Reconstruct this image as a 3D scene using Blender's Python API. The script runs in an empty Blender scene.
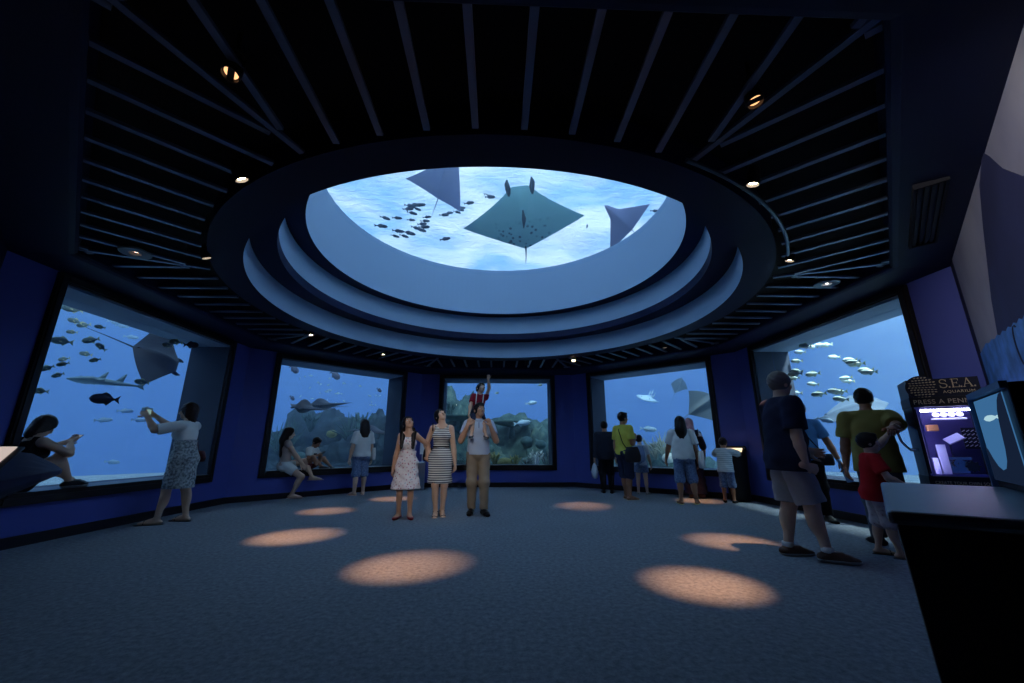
import bpy, bmesh, math, random
import numpy as np
from mathutils import Vector, Matrix, noise
R = math.radians
random.seed(7)
scene = bpy.context.scene
COL = scene.collection

# ------------------------------------------------------------------ camera numbers (room axis = +Y, floor = 0)
CAM_H, CAM_F, CAM_P, CAM_YAW = 1.02, 398.2, R(14.8), R(2.1)
def ray(px, py):
    u, v = (px - 512) / CAM_F, (341.5 - py) / CAM_F
    x, y, z = u, math.cos(CAM_P) - v * math.sin(CAM_P), math.sin(CAM_P) + v * math.cos(CAM_P)
    c, s = math.cos(CAM_YAW), math.sin(CAM_YAW)
    return Vector((x * c + y * s, -x * s + y * c, z))
def at_dist(px, py, d):
    """the point seen at a pixel, d metres away over the ground"""
    r = ray(px, py); t = d / math.hypot(r.x, r.y)
    return Vector((r.x * t, r.y * t, CAM_H + r.z * t))
def at_height(px, py, z):
    r = ray(px, py); t = (z - CAM_H) / r.z
    return Vector((r.x * t, r.y * t, z))

# ------------------------------------------------------------------ materials
def srgb(r, g, b):
    f = lambda c: (c / 255 / 12.92) if c / 255 <= .04045 else ((c / 255 + .055) / 1.055) ** 2.4
    return (f(r), f(g), f(b), 1)
MATS = {}
def mat(name, col, rough=.6, metal=0, spec=.3, bump=0, bscale=60, vary=0, vscale=8):
    if name in MATS: return MATS[name]
    m = bpy.data.materials.new(name); m.use_nodes = True
    nt = m.node_tree; b = nt.nodes['Principled BSDF']
    c = tuple(col) if len(col) == 4 else (*col, 1)
    b.inputs['Base Color'].default_value = c
    b.inputs['Roughness'].default_value = rough
    b.inputs['Metallic'].default_value = metal
    b.inputs['Specular IOR Level'].default_value = spec
    tc = nt.nodes.new('ShaderNodeTexCoord')
    if vary:
        n = nt.nodes.new('ShaderNodeTexNoise'); n.inputs['Scale'].default_value = vscale; n.inputs['Detail'].default_value = 5
        nt.links.new(tc.outputs['Object'], n.inputs['Vector'])
        r = nt.nodes.new('ShaderNodeValToRGB')
        r.color_ramp.elements[0].position = .3; r.color_ramp.elements[1].position = .7
        r.color_ramp.elements[0].color = tuple(x * (1 - vary) for x in c[:3]) + (1,)
        r.color_ramp.elements[1].color = tuple(min(1, x * (1 + vary)) for x in c[:3]) + (1,)
        nt.links.new(n.outputs['Fac'], r.inputs['Fac']); nt.links.new(r.outputs['Color'], b.inputs['Base Color'])
    if bump:
        n = nt.nodes.new('ShaderNodeTexNoise'); n.inputs['Scale'].default_value = bscale; n.inputs['Detail'].default_value = 4
        nt.links.new(tc.outputs['Object'], n.inputs['Vector'])
        bp = nt.nodes.new('ShaderNodeBump'); bp.inputs['Strength'].default_value = bump; bp.inputs['Distance'].default_value = .01
        nt.links.new(n.outputs['Fac'], bp.inputs['Height']); nt.links.new(bp.outputs['Normal'], b.inputs['Normal'])
    MATS[name] = m
    return m
def ramp_mat(name, kind, stops, scale, rough=.7, axis=None, distort=0):
    """a cloth or skin whose pattern is its own: 'wave' bands, 'voronoi' spots, 'noise' blotches"""
    if name in MATS: return MATS[name]
    m = mat(name, stops[0][1], rough); nt = m.node_tree; b = nt.nodes['Principled BSDF']
    tc = nt.nodes.new('ShaderNodeTexCoord')
    if kind == 'wave':
        t = nt.nodes.new('ShaderNodeTexWave'); t.bands_direction = axis or 'Z'; t.inputs['Distortion'].default_value = distort
        out = t.outputs['Fac']
    elif kind == 'voronoi':
        t = nt.nodes.new('ShaderNodeTexVoronoi'); out = t.outputs['Distance']
    else:
        t = nt.nodes.new('ShaderNodeTexNoise'); t.inputs['Detail'].default_value = 6; out = t.outputs['Fac']
    t.inputs['Scale'].default_value = scale
    nt.links.new(tc.outputs['Object'], t.inputs['Vector'])
    r = nt.nodes.new('ShaderNodeValToRGB'); cr = r.color_ramp
    while len(cr.elements) < len(stops): cr.elements.new(.5)
    for e, (p, c) in zip(cr.elements, stops): e.position = p; e.color = tuple(c) if len(c) == 4 else (*c, 1)
    nt.links.new(out, r.inputs['Fac']); nt.links.new(r.outputs['Color'], b.inputs['Base Color'])
    return m
def emit(name, col, strength):
    if name in MATS: return MATS[name]
    m = bpy.data.materials.new(name); m.use_nodes = True; nt = m.node_tree
    nt.nodes.clear(); e = nt.nodes.new('ShaderNodeEmission'); o = nt.nodes.new('ShaderNodeOutputMaterial')
    e.inputs['Color'].default_value = (*col[:3], 1); e.inputs['Strength'].default_value = strength
    nt.links.new(e.outputs[0], o.inputs['Surface']); MATS[name] = m
    return m

# ------------------------------------------------------------------ mesh collecting
class MB:
    def __init__(s): s.v, s.f, s.m = [], [], []
    def add(s, vs, fs, mi=0):
        b = len(s.v); s.v += [tuple(v) for v in vs]; s.f += [tuple(b + i for i in f) for f in fs]; s.m += [mi] * len(fs)
        return s
    def box(s, c, size, rz=0, mi=0, M=None):
        x, y, z = (k / 2 for k in size)
        vs = [Vector(p) for p in ((-x,-y,-z),(x,-y,-z),(x,y,-z),(-x,y,-z),(-x,-y,z),(x,-y,z),(x,y,z),(-x,y,z))]
        if M is None: M = Matrix.Rotation(rz, 3, 'Z')
        vs = [M @ p + Vector(c) for p in vs]
        return s.add(vs, [(0,3,2,1),(4,5,6,7),(0,1,5,4),(1,2,6,5),(2,3,7,6),(3,0,4,7)], mi)
    def prism(s, poly, z0, z1, mi=0):
        n = len(poly)
        a = sum(poly[i][0]*poly[(i+1)%n][1]-poly[(i+1)%n][0]*poly[i][1] for i in range(n))
        if a < 0: poly = poly[::-1]
        vs = [(x, y, z0) for x, y in poly] + [(x, y, z1) for x, y in poly]
        fs = [tuple(range(n))[::-1], tuple(range(n, 2*n))] + [(i, (i+1)%n, n+(i+1)%n, n+i) for i in range(n)]
        return s.add(vs, fs, mi)
    def lathe(s, prof, n=96, c=(0,0,0), closed=False, mi=0, a0=0., M=None):
        vs = []
        for i in range(n):
            a = a0 + 2*math.pi*i/n
            for r, z in prof: vs.append(Vector((r*math.cos(a), r*math.sin(a), z)))
        k = len(prof); fs = []
        for i in range(n):
            j = (i+1) % n
            for q in range(k if closed else k-1):
                q2 = (q+1) % k
                fs.append((i*k+q, j*k+q, j*k+q2, i*k+q2))
        if M is not None: vs = [M @ v for v in vs]
        return s.add([v + Vector(c) for v in vs], fs, mi)
    def tube(s, pts, rad, n=8, mi=0, cap=True):
        pts = [Vector(p) for p in pts]; rr = rad if isinstance(rad, (list, tuple)) else [rad]*len(pts)
        vs, fs = [], []
        up = Vector((0,0,1)); prev = None
        for i, p in enumerate(pts):
            t = (pts[min(i+1, len(pts)-1)] - pts[max(i-1, 0)]).normalized()
            if prev is None: x = t.orthogonal().normalized()
            else: x = (prev - t*prev.dot(t)).normalized()
            prev = x; y = t.cross(x)
            for k in range(n):
                a = 2*math.pi*k/n; vs.append(p + (x*math.cos(a) + y*math.sin(a))*rr[i])
        for i in range(len(pts)-1):
            for k in range(n): fs.append((i*n+k, i*n+(k+1)%n, (i+1)*n+(k+1)%n, (i+1)*n+k))
        if cap:
            fs.append(tuple(range(n))[::-1]); fs.append(tuple(range((len(pts)-1)*n, len(pts)*n)))
        return s.add(vs, fs, mi)
    def loft(s, rings, mi=0, cap=True):
        n = len(rings[0]); vs = [p for r in rings for p in r]; fs = []
        for i in range(len(rings)-1):
            for k in range(n): fs.append((i*n+k, i*n+(k+1)%n, (i+1)*n+(k+1)%n, (i+1)*n+k))
        if cap: fs.append(tuple(range(n))[::-1]); fs.append(tuple(range((len(rings)-1)*n, len(rings)*n)))
        return s.add(vs, fs, mi)
    def ball(s, c, r, mi=0, nu=12, nv=8, M=None):
        r = Vector(r) if not isinstance(r, (int, float)) else Vector((r,r,r)); rings = []
        for j in range(nv+1):
            b = -math.pi/2 + math.pi*j/nv
            ring = []
            for i in range(nu):
                a = 2*math.pi*i/nu
                p = Vector((r.x*math.cos(a)*max(math.cos(b),.001), r.y*math.sin(a)*max(math.cos(b),.001), r.z*math.sin(b)))
                if M is not None: p = M @ p
                ring.append(p + Vector(c))
            rings.append(ring)
        return s.loft(rings, mi)
    def build(s, name, mats, parent=None, smooth=False, bevel=0, solidify=0):
        me = bpy.data.meshes.new(name); me.from_pydata(s.v, [], s.f); me.update()
        for m in (mats if isinstance(mats, (list, tuple)) else [mats]): me.materials.append(m)
        me.polygons.foreach_set('material_index', s.m)
        bm = bmesh.new(); bm.from_mesh(me); bmesh.ops.recalc_face_normals(bm, faces=bm.faces); bm.to_mesh(me); bm.free()
        if smooth: me.polygons.foreach_set('use_smooth', [True]*len(me.polygons))
        o = bpy.data.objects.new(name, me); COL.objects.link(o)
        if parent: o.parent = parent
        if bevel:
            d = o.modifiers.new('bevel', 'BEVEL'); d.width = bevel; d.segments = 2; d.limit_method = 'ANGLE'
        return o
def tag(o, label, cat, group=None, kind=None):
    o['label'] = label; o['category'] = cat
    if group: o['group'] = group
    if kind: o['kind'] = kind
    return o
def struct(o): o['kind'] = 'structure'; return o
def empty(name, loc=(0,0,0), rz=0):
    o = bpy.data.objects.new(name, None); COL.objects.link(o); o.location = loc; o.rotation_euler = (0,0,rz); o.empty_display_size = .1
    return o
def copy_tree(o, parent=None):
    c = o.copy(); COL.objects.link(c)
    if parent: c.parent = parent
    for ch in list(o.children): copy_tree(ch, c)
    return c
def orient(o, loc, fwd, up=(0,0,1), s=1):
    f = Vector(fwd).normalized(); u = Vector(up); r = f.cross(u).normalized(); u = r.cross(f)
    M = Matrix((r, f, u)).transposed().to_4x4()
    o.matrix_world = Matrix.Translation(loc) @ M @ Matrix.Scale(s, 4)
    return o

# ------------------------------------------------------------------ the room: a regular octagon about (0, CY)
CY, AP, APO = 6.0, 5.05, 5.75
T8 = math.tan(R(22.5))
WZ0, WZ1, WS = .52, 2.86, 1.5
def fp(ang, s, d):
    """plan point: facet with outward normal at ang, s metres to the right when looking out, d from the centre"""
    a = R(ang); n = (math.cos(a), math.sin(a)); t = (n[1], -n[0])
    return (n[0]*d + t[0]*s, CY + n[1]*d + t[1]*s)
def facet_poly(ang, s0, s1, d0, d1):
    """s0/s1 = None means: run to the corner, mitred"""
    L = lambda d: -d*T8 if s0 is None else s0
    Q = lambda d: d*T8 if s1 is None else s1
    return [fp(ang, L(d0), d0), fp(ang, Q(d0), d0), fp(ang, Q(d1), d1), fp(ang, L(d1), d1)]
wallm = mat('blue_wall_paint', srgb(78, 88, 165), .55, spec=.25, bump=.05, bscale=150)
darkwall = mat('midnight_wall_paint', srgb(24, 27, 60), .6, spec=.2, bump=.05, bscale=150)
bronze = mat('dark_bronze_frame', srgb(44, 40, 40), .4, metal=.3)
reveal = mat('grey_reveal_render', srgb(120, 140, 165), .7, bump=.08, bscale=40)
jambm = mat('dark_slate_reveal', srgb(62, 72, 88), .7, bump=.08, bscale=40)
basem = mat('dark_skirting', srgb(34, 28, 34), .45)
steel = mat('brushed_steel', (.5, .52, .55), .28, metal=1, bump=.03, bscale=200)
black = mat('matt_black', (.012, .012, .016), .5)
navy = mat('navy_paint_soffit_shade', srgb(22, 30, 62), .6, spec=.2)  # navy bulkhead; on the ring soffits their shade is put into this colour
pale = mat('pale_cove_paint', srgb(160, 186, 212), .65, spec=.2, bump=.03, bscale=30)
white = mat('white_plastic', (.75, .75, .75), .4)

def glass_mat():
    m = bpy.data.materials.new('acrylic_pane'); m.use_nodes = True; nt = m.node_tree; nt.nodes.clear()
    o = nt.nodes.new('ShaderNodeOutputMaterial'); mx = nt.nodes.new('ShaderNodeMixShader')
    t = nt.nodes.new('ShaderNodeBsdfTransparent'); t.inputs['Color'].default_value = (.96, .985, 1, 1)
    g = nt.nodes.new('ShaderNodeBsdfGlossy'); g.inputs['Roughness'].default_value = .02
    lw = nt.nodes.new('ShaderNodeLayerWeight'); lw.inputs['Blend'].default_value = .5
    pw = nt.nodes.new('ShaderNodeMath'); pw.operation = 'POWER'; pw.inputs[1].default_value = 5
    f = nt.nodes.new('ShaderNodeMath'); f.operation = 'MULTIPLY_ADD'; f.inputs[1].default_value = .4; f.inputs[2].default_value = .012
    nt.links.new(lw.outputs['Facing'], pw.inputs[0]); nt.links.new(pw.outputs[0], f.inputs[0]); nt.links.new(f.outputs[0], mx.inputs[0]); nt.links.new(t.outputs[0], mx.inputs[1]); nt.links.new(g.outputs[0], mx.inputs[2])
    nt.links.new(mx.outputs[0], o.inputs['Surface']); return m
glassm = glass_mat()

# floor: blue-grey carpet
def carpet():
    m = mat('carpet', srgb(116, 132, 152), .95, spec=.1)
    nt = m.node_tree; b = nt.nodes['Principled BSDF']; tc = nt.nodes.new('ShaderNodeTexCoord')
    n1 = nt.nodes.new('ShaderNodeTexNoise'); n1.inputs['Scale'].default_value = 26; n1.inputs['Detail'].default_value = 8; n1.inputs['Roughness'].default_value = .75
    n2 = nt.nodes.new('ShaderNodeTexNoise'); n2.inputs['Scale'].default_value = .7; n2.inputs['Detail'].default_value = 3
    r = nt.nodes.new('ShaderNodeValToRGB'); r.color_ramp.elements[0].position = .32; r.color_ramp.elements[1].position = .68
    r.color_ramp.elements[0].color = srgb(98, 106, 118); r.color_ramp.elements[1].color = srgb(150, 158, 166)
    mx = nt.nodes.new('ShaderNodeMix'); mx.data_type = 'RGBA'; mx.blend_type = 'MULTIPLY'; mx.inputs[0].default_value = .25
    for n in (n1, n2): nt.links.new(tc.outputs['Object'], n.inputs['Vector'])
    nt.links.new(n1.outputs['Fac'], r.inputs['Fac']); nt.links.new(r.outputs['Color'], mx.inputs[6]); nt.links.new(n2.outputs['Fac'], mx.inputs[7])
    nt.links.new(mx.outputs[2], b.inputs['Base Color'])
    bp = nt.nodes.new('ShaderNodeBump'); bp.inputs['Strength'].default_value = .15; bp.inputs['Distance'].default_value = .01
    n3 = nt.nodes.new('ShaderNodeTexNoise'); n3.inputs['Scale'].default_value = 120; n3.inputs['Detail'].default_value = 3
    nt.links.new(tc.outputs['Object'], n3.inputs['Vector']); nt.links.new(n3.outputs['Fac'], bp.inputs['Height']); nt.links.new(bp.outputs['Normal'], b.inputs['Normal'])
    return m
mb = MB()
oc = [(APO/math.cos(R(22.5))*math.cos(R(22.5+45*k)), CY + APO/math.cos(R(22.5))*math.sin(R(22.5+45*k))) for k in range(8)]
mb.prism(oc, -.12, 0)
mb.prism([(-2.5, .5), (2.5, .5), (2.5, -3.2), (-2.5, -3.2)], -.12, -.0005)
struct(mb.build('floor', carpet()))

WALLH = 3.4
for ang, nm in ((180, 'wall_left'), (135, 'wall_far_left'), (90, 'wall_far'), (45, 'wall_far_right'), (0, 'wall_right')):
    m = MB()
    m.prism(facet_poly(ang, None, -WS, AP, APO), 0, WALLH)
    m.prism(facet_poly(ang, WS, None, AP, APO), 0, WALLH)
    m.prism(facet_poly(ang, -WS, WS, AP, APO), 0, WZ0)
    m.prism(facet_poly(ang, -WS, WS, AP, APO), WZ1, WALLH)
    struct(m.build(nm, wallm))
for ang, nm in ((225, 'wall_near_left'), (315, 'wall_near_right')):
    m = MB(); m.prism(facet_poly(ang, None, None, AP, APO), 0, WALLH); struct(m.build(nm, darkwall))
# entrance passage behind the camera
for sx, nm in ((-1, 'wall_passage_left'), (1, 'wall_passage_right')):
    m = MB(); m.prism([(sx*2.09, .95), (sx*2.5, .2), (sx*2.5, -3.2), (sx*2.09, -3.2)], 0, WALLH); struct(m.build(nm, darkwall))
m = MB(); m.box((0, -3.3, WALLH/2), (5.2, .2, WALLH)); struct(m.build('wall_back', darkwall))
# skirting
for ang, nm in ((180, 'left'), (135, 'far_left'), (90, 'far'), (45, 'far_right'), (0, 'right'), (225, 'near_left'), (315, 'near_right')):
    m = MB(); m.prism(facet_poly(ang, None, None, AP-.025, AP+.01), 0, .1); m.prism(facet_poly(ang, None, None, AP-.018, AP+.01), .1, .112)
    struct(m.build('baseboard_'+nm, basem))
# windows: deep reveals, a bronze frame on the room side, an acrylic pane set back behind the sill
for i, ang in enumerate((180, 135, 90, 45, 0)):
    root = MB()
    fw = .1
    for (s0, s1, z0, z1) in ((-WS-fw, -WS, WZ0-fw, WZ1+fw), (WS, WS+fw, WZ0-fw, WZ1+fw), (-WS, WS, WZ0-fw, WZ0), (-WS, WS, WZ1, WZ1+fw)):
        root.prism(facet_poly(ang, s0, s1, AP-.045, AP+.0), z0, z1)
        root.prism(facet_poly(ang, s0+.02, s1-.02, AP-.06, AP-.04), z0+.02, z1-.02) if s1-s0 < 1 else root.prism(facet_poly(ang, s0, s1, AP-.06, AP-.04), z0+.02, z1-.02)
    fr = struct(root.build(f'window_{i+1}', bronze))
    l = MB(); t = .025
    l.prism(facet_poly(ang, -WS, -WS+t, AP-.0, APO), WZ0, WZ1); l.prism(facet_poly(ang, WS-t, WS, AP-.0, APO), WZ0, WZ1)
    l2 = MB(); l2.prism(facet_poly(ang, -WS+t, WS-t, AP-.0, APO), WZ1-t, WZ1); l2.build('lintel', reveal, fr)
    l.prism(facet_poly(ang, -WS+t, WS-t, AP+.36, APO), WZ0, WZ0+t)
    l.build('jambs', jambm, fr)
    l = MB(); l.prism(facet_poly(ang, -WS+t, WS-t, AP-.06, AP+.36), WZ0, WZ0+.03); l.build('sill', bronze, fr)
    g = MB(); g.prism(facet_poly(ang, -WS+t, WS-t, AP+.36, AP+.38), WZ0+.03, WZ1-t); g.build('pane', glassm, fr)

# ceiling: black plenum, slatted octagon, dark bulkhead round the edge
ZC = 3.09; SL = 4.57
RO, RC_, RB, RA = 3.72, 3.393, 3.10, 2.845
ZB, ZA, ZG = 3.606, 4.02, 5.0
m = MB()
n = 96
circ = lambda r, k, z: (r*math.cos(2*math.pi*k/n), CY + r*math.sin(2*math.pi*k/n), z)
def octr(ap, a):
    b = (a + math.pi/8) % (math.pi/4) - math.pi/8
    return ap/math.cos(b)
def annulus(mm, r_in, ap_out, z0, z1, mi=0, out_fn=None):
    inn, out = [], []
    for k in range(n):
        a = 2*math.pi*k/n; ro = octr(ap_out, a)
        inn.append((r_in*math.cos(a), CY+r_in*math.sin(a))); out.append((ro*math.cos(a), CY+ro*math.sin(a)))
    vs = [(*p, z0) for p in inn] + [(*p, z0) for p in out] + [(*p, z1) for p in inn] + [(*p, z1) for p in out]
    fs = []
    for k in range(n):
        j = (k+1) % n
        fs += [(k, j, n+j, n+k), (2*n+k, 3*n+k, 3*n+j, 2*n+j), (k, 2*n+k, 2*n+j, j), (n+k, n+j, 3*n+j, 3*n+k)]
    mm.add(vs, fs, mi)
plen = MB(); annulus(plen, RC_+.052, 5.7, ZC+.26, ZC+.3)
ceil = struct(plen.build('ceiling', mat('black_plenum', (.006, .006, .008), .9)))
# bulkhead between slats and walls, with a rounded nose, and the passage ceiling
bk = MB()
prof = [(SL, ZC+.28), (SL, ZC-.03), (SL+.02, ZC-.055), (SL+.06, ZC-.07), (AP+.02, ZC-.12), (AP+.02, ZC+.28)]
rings = []
for k in range(8):
    a = R(22.5+45*k); rings.append([(r/math.cos(R(22.5))*math.cos(a), CY + r/math.cos(R(22.5))*math.sin(a), z) for r, z in prof])
vs = [p for r in rings for p in r]; q = len(prof); fs = []
for k in range(8):
    for j in range(q): fs.append((k*q+j, ((k+1)%8)*q+j, ((k+1)%8)*q+(j+1)%q, k*q+(j+1)%q))
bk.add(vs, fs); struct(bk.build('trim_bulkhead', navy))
pc = MB(); pc.box((0, -1.1, ZC-.06), (5.2, 4.6, .12)); struct(pc.build('ceiling_passage', darkwall))
slm = mat('grey_slat_paint', srgb(98, 108, 132), .38, metal=.5)
for k in range(8):
    ang = 45*k; sl = MB()
    for j in range(-6, 6):
        s = (j+.5)*.33
        d1 = SL; d0 = max(math.sqrt(max(0, (RO+.05)**2 - s*s)), (abs(s)+.05)/T8)
        if d1 - d0 < .06: continue
        p0, p1 = fp(ang, s, d0), fp(ang, s, d1); a = math.atan2(p1[1]-p0[1], p1[0]-p0[0])
        sl.box(((p0[0]+p1[0])/2, (p0[1]+p1[1])/2, ZC+.012), (d1-d0, .046, .024), a)
    a = R(ang+22.5); r0, r1 = RO+.05, SL/math.cos(R(22.5))
    sl.box(((r0+r1)/2*math.cos(a), CY+(r0+r1)/2*math.sin(a), ZC+.012), (r1-r0, .046, .024), a)
    sl.build('slats', slm, ceil)

# the stepped oculus
def ring_obj(nm, prof, mt, closed=True, sm=True):
    mm = MB(); mm.lathe(prof, 160, (0, CY, 0), closed)
    o = mm.build(nm, mt); o.data.polygons.foreach_set('use_smooth', [False]*len(o.data.polygons))
    return struct(o)
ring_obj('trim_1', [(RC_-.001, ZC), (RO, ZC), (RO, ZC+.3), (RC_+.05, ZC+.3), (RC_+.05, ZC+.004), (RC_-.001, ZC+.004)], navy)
ring_obj('trim_2', [(RC_, ZC+.005), (RC_+.048, ZC+.005), (RC_+.048, 3.53), (RC_, 3.53)], pale)
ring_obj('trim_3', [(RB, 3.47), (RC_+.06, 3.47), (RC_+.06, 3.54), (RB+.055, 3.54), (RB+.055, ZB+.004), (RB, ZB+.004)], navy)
ring_obj('trim_4', [(RB+.001, ZB+.005), (RB+.05, ZB+.005), (RB+.05, ZA+.05), (RB+.001, ZA+.05)], pale)
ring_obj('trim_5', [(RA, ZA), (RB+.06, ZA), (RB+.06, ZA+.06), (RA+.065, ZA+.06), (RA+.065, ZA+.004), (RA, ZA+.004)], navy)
ring_obj('trim_6', [(RA+.001, ZA+.005), (RA+.06, ZA+.005), (RA+.06, ZG+.12), (RA+.001, ZG+.12)], pale)
g = MB(); g.lathe([(0.001, ZG), (RA-.001, ZG), (RA-.001, ZG+.04), (.001, ZG+.04)], 96, (0, CY, 0), True)
ow = struct(g.build('window_6', glassm))
# roof of the dome under the water, so that no light leaks in
rf = MB()
prof = [(APO+.02, 3.5), (3.2, 5.06), (2.92, 5.06), (2.92, 5.0), (3.1, 4.95), (5.5, 3.42), (5.6, 3.38), (APO+.02, 3.36)]
k8 = 1/math.cos(R(22.5))
rings = []
for k in range(8):
    a = R(22.5+45*k)
    rings.append([(r*k8*math.cos(a), CY + r*k8*math.sin(a), z) for r, z in prof])
q = len(rings[0]); vs = [p for r in rings for p in r]; fs = []
for k in range(8):
    for j in range(q): fs.append((k*q+j, ((k+1)%8)*q+j, ((k+1)%8)*q+(j+1)%q, k*q+(j+1)%q))
rf.add(vs, fs); rf.lathe([(RA+.01, 5.0), (3.6, 5.0), (3.6, 5.05), (RA+.01, 5.05)], 96, (0, CY, 0), True)
struct(rf.build('roof', darkwall))
# ------------------------------------------------------------------ the tank round the dome
def world():
    w = bpy.data.worlds.new('open_water'); scene.world = w; w.use_nodes = True; nt = w.node_tree; nt.nodes.clear()
    o = nt.nodes.new('ShaderNodeOutputWorld'); b = nt.nodes.new('ShaderNodeBackground')
    tc = nt.nodes.new('ShaderNodeTexCoord'); sp = nt.nodes.new('ShaderNodeSeparateXYZ'); r = nt.nodes.new('ShaderNodeValToRGB')
    mr = nt.nodes.new('ShaderNodeMapRange'); mr.inputs['From Min'].default_value = -1; mr.inputs['From Max'].default_value = 1
    nt.links.new(tc.outputs['Generated'], sp.inputs[0]); nt.links.new(sp.outputs['Z'], mr.inputs['Value']); nt.links.new(mr.outputs[0], r.inputs['Fac'])
    cr = r.color_ramp
    stops = [(.30, srgb(30, 62, 130)), (.5, srgb(58, 112, 205)), (.60, srgb(72, 130, 222)), (.68, srgb(120, 178, 240)), (.80, srgb(190, 225, 250))]
    while len(cr.elements) < len(stops): cr.elements.new(.5)
    for e, (p, c) in zip(cr.elements, stops): e.position = p; e.color = c
    nt.links.new(r.outputs['Color'], b.inputs['Color']); b.inputs['Strength'].default_value = .69
    nt.links.new(b.outputs[0], o.inputs[0])
world()
# the water itself: a thin blue haze filling the ring-shaped tank
def water_mat():
    m = bpy.data.materials.new('tank_water'); m.use_nodes = True; nt = m.node_tree; nt.nodes.clear()
    o = nt.nodes.new('ShaderNodeOutputMaterial'); a = nt.nodes.new('ShaderNodeAddShader')
    s = nt.nodes.new('ShaderNodeVolumeScatter'); s.inputs['Color'].default_value = (.55, .8, 1, 1); s.inputs['Density'].default_value = .036
    b = nt.nodes.new('ShaderNodeVolumeAbsorption'); b.inputs['Color'].default_value = (.2, .7, 1, 1); b.inputs['Density'].default_value = .02
    nt.links.new(s.outputs[0], a.inputs[0]); nt.links.new(b.outputs[0], a.inputs[1]); nt.links.new(a.outputs[0], o.inputs['Volume'])
    return m
TANK_R, SURF_Z = 17.0, 8.4
wm = MB()
prof = [(APO+.04, -.02), (APO+.04, 3.56), (3.0, 5.12), (0, 5.12), (0, SURF_Z-.4), (TANK_R, SURF_Z-.4), (TANK_R, 3.56), (TANK_R, -.02)]
wv, wi = [], {}
def wvert(k, j):
    r, z = prof[j]; key = (k % 8 if r else 0, j)
    if key not in wi:
        a = R(22.5+45*k); wi[key] = len(wv); wv.append((r*k8*math.cos(a), CY+r*k8*math.sin(a), z))
    return wi[key]
wf = []
for k in range(8):
    ent = k == 5                       # the sector over the entrance passage holds water only above the roof
    seq = [(1, 2), (2, 3), (4, 5), (5, 6)] + ([(6, 1)] if ent else [(0, 1), (6, 7), (7, 0)])
    for p, q_ in seq:
        f = [wvert(k, p), wvert(k+1, p), wvert(k+1, q_), wvert(k, q_)]
        wf.append(tuple(dict.fromkeys(f)))
for k in (5, 6): wf.append((wvert(k, 0), wvert(k, 7), wvert(k, 6), wvert(k, 1)))
wm.add(wv, wf)
wo = wm.build('water', water_mat()); wo['kind'] = 'structure'; tag(wo, 'clear blue water of the tank filling the space outside the windows', 'water')
sand = ramp_mat('tank_sand', 'noise', [(.3, srgb(120, 140, 150)), (.7, srgb(190, 200, 195))], 2, .9)
sm = MB(); sm.lathe([(APO+.03, -.35), (TANK_R+3, -.35), (TANK_R+3, -.1), (10, -.06), (7.5, -.1), (APO+.03, -.05)], 64, (0, CY, 0), True)
so = struct(sm.build('ground', sand))
# water surface overhead, seen from below: a rippled sheet that lets daylight through
def surface_mat():
    m = bpy.data.materials.new('rippled_surface'); m.use_nodes = True; nt = m.node_tree; nt.nodes.clear()
    o = nt.nodes.new('ShaderNodeOutputMaterial'); mx = nt.nodes.new('ShaderNodeMixShader')
    t = nt.nodes.new('ShaderNodeBsdfTranslucent'); g = nt.nodes.new('ShaderNodeBsdfGlossy'); g.inputs['Roughness'].default_value = .12
    tc = nt.nodes.new('ShaderNodeTexCoord')
    n1 = nt.nodes.new('ShaderNodeTexNoise'); n1.inputs['Scale'].default_value = .35; n1.inputs['Detail'].default_value = 4; n1.inputs['Distortion'].default_value = .6
    r = nt.nodes.new('ShaderNodeValToRGB'); cr = r.color_ramp
    cr.elements[0].position = .36; cr.elements[0].color = (.26, .52, .86, 1); cr.elements[1].position = .60; cr.elements[1].color = (.70, .85, 1, 1)
    nt.links.new(tc.outputs['Object'], n1.inputs['Vector']); nt.links.new(n1.outputs['Fac'], r.inputs['Fac']); nt.links.new(r.outputs['Color'], t.inputs['Color'])
    n2 = nt.nodes.new('ShaderNodeTexNoise'); n2.inputs['Scale'].default_value = 2.6; n2.inputs['Detail'].default_value = 6; n2.inputs['Roughness'].default_value = .65
    mp = nt.nodes.new('ShaderNodeMapping'); mp.inputs['Scale'].default_value = (1, 2.2, 1)
    nt.links.new(tc.outputs['Object'], mp.inputs[0]); nt.links.new(mp.outputs[0], n2.inputs['Vector'])
    bp = nt.nodes.new('ShaderNodeBump'); bp.inputs['Strength'].default_value = 1; bp.inputs['Distance'].default_value = .25
    nt.links.new(n2.outputs['Fac'], bp.inputs['Height']); nt.links.new(bp.outputs['Normal'], g.inputs['Normal']); nt.links.new(bp.outputs['Normal'], t.inputs['Normal'])
    mx.inputs[0].default_value = .22
    nt.links.new(t.outputs[0], mx.inputs[1]); nt.links.new(g.outputs[0], mx.inputs[2]); nt.links.new(mx.outputs[0], o.inputs['Surface'])
    return m
sf = MB(); N = 90; S = 30
vs = []
for i in range(N+1):
    for j in range(N+1):
        x, y = -S+2*S*i/N, -S+2*S*j/N
        u, w_ = x/S, y/S; x, y = 20*u*math.sqrt(1-w_*w_/2), 20*w_*math.sqrt(1-u*u/2)
        vs.append((x, y+CY, SURF_Z + .22*noise.noise((x*.45, y*.45, 3)) + .12*noise.noise((x*1.1, y*1.1, 9))))
fs = [(i*(N+1)+j, (i+1)*(N+1)+j, (i+1)*(N+1)+j+1, i*(N+1)+j+1) for i in range(N) for j in range(N)]
sf.add(vs, fs); ws = sf.build('water_surface', surface_mat(), smooth=True); ws['kind'] = 'structure'; tag(ws, 'bright rippled underside of the water surface above the skylight', 'water surface')
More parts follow.
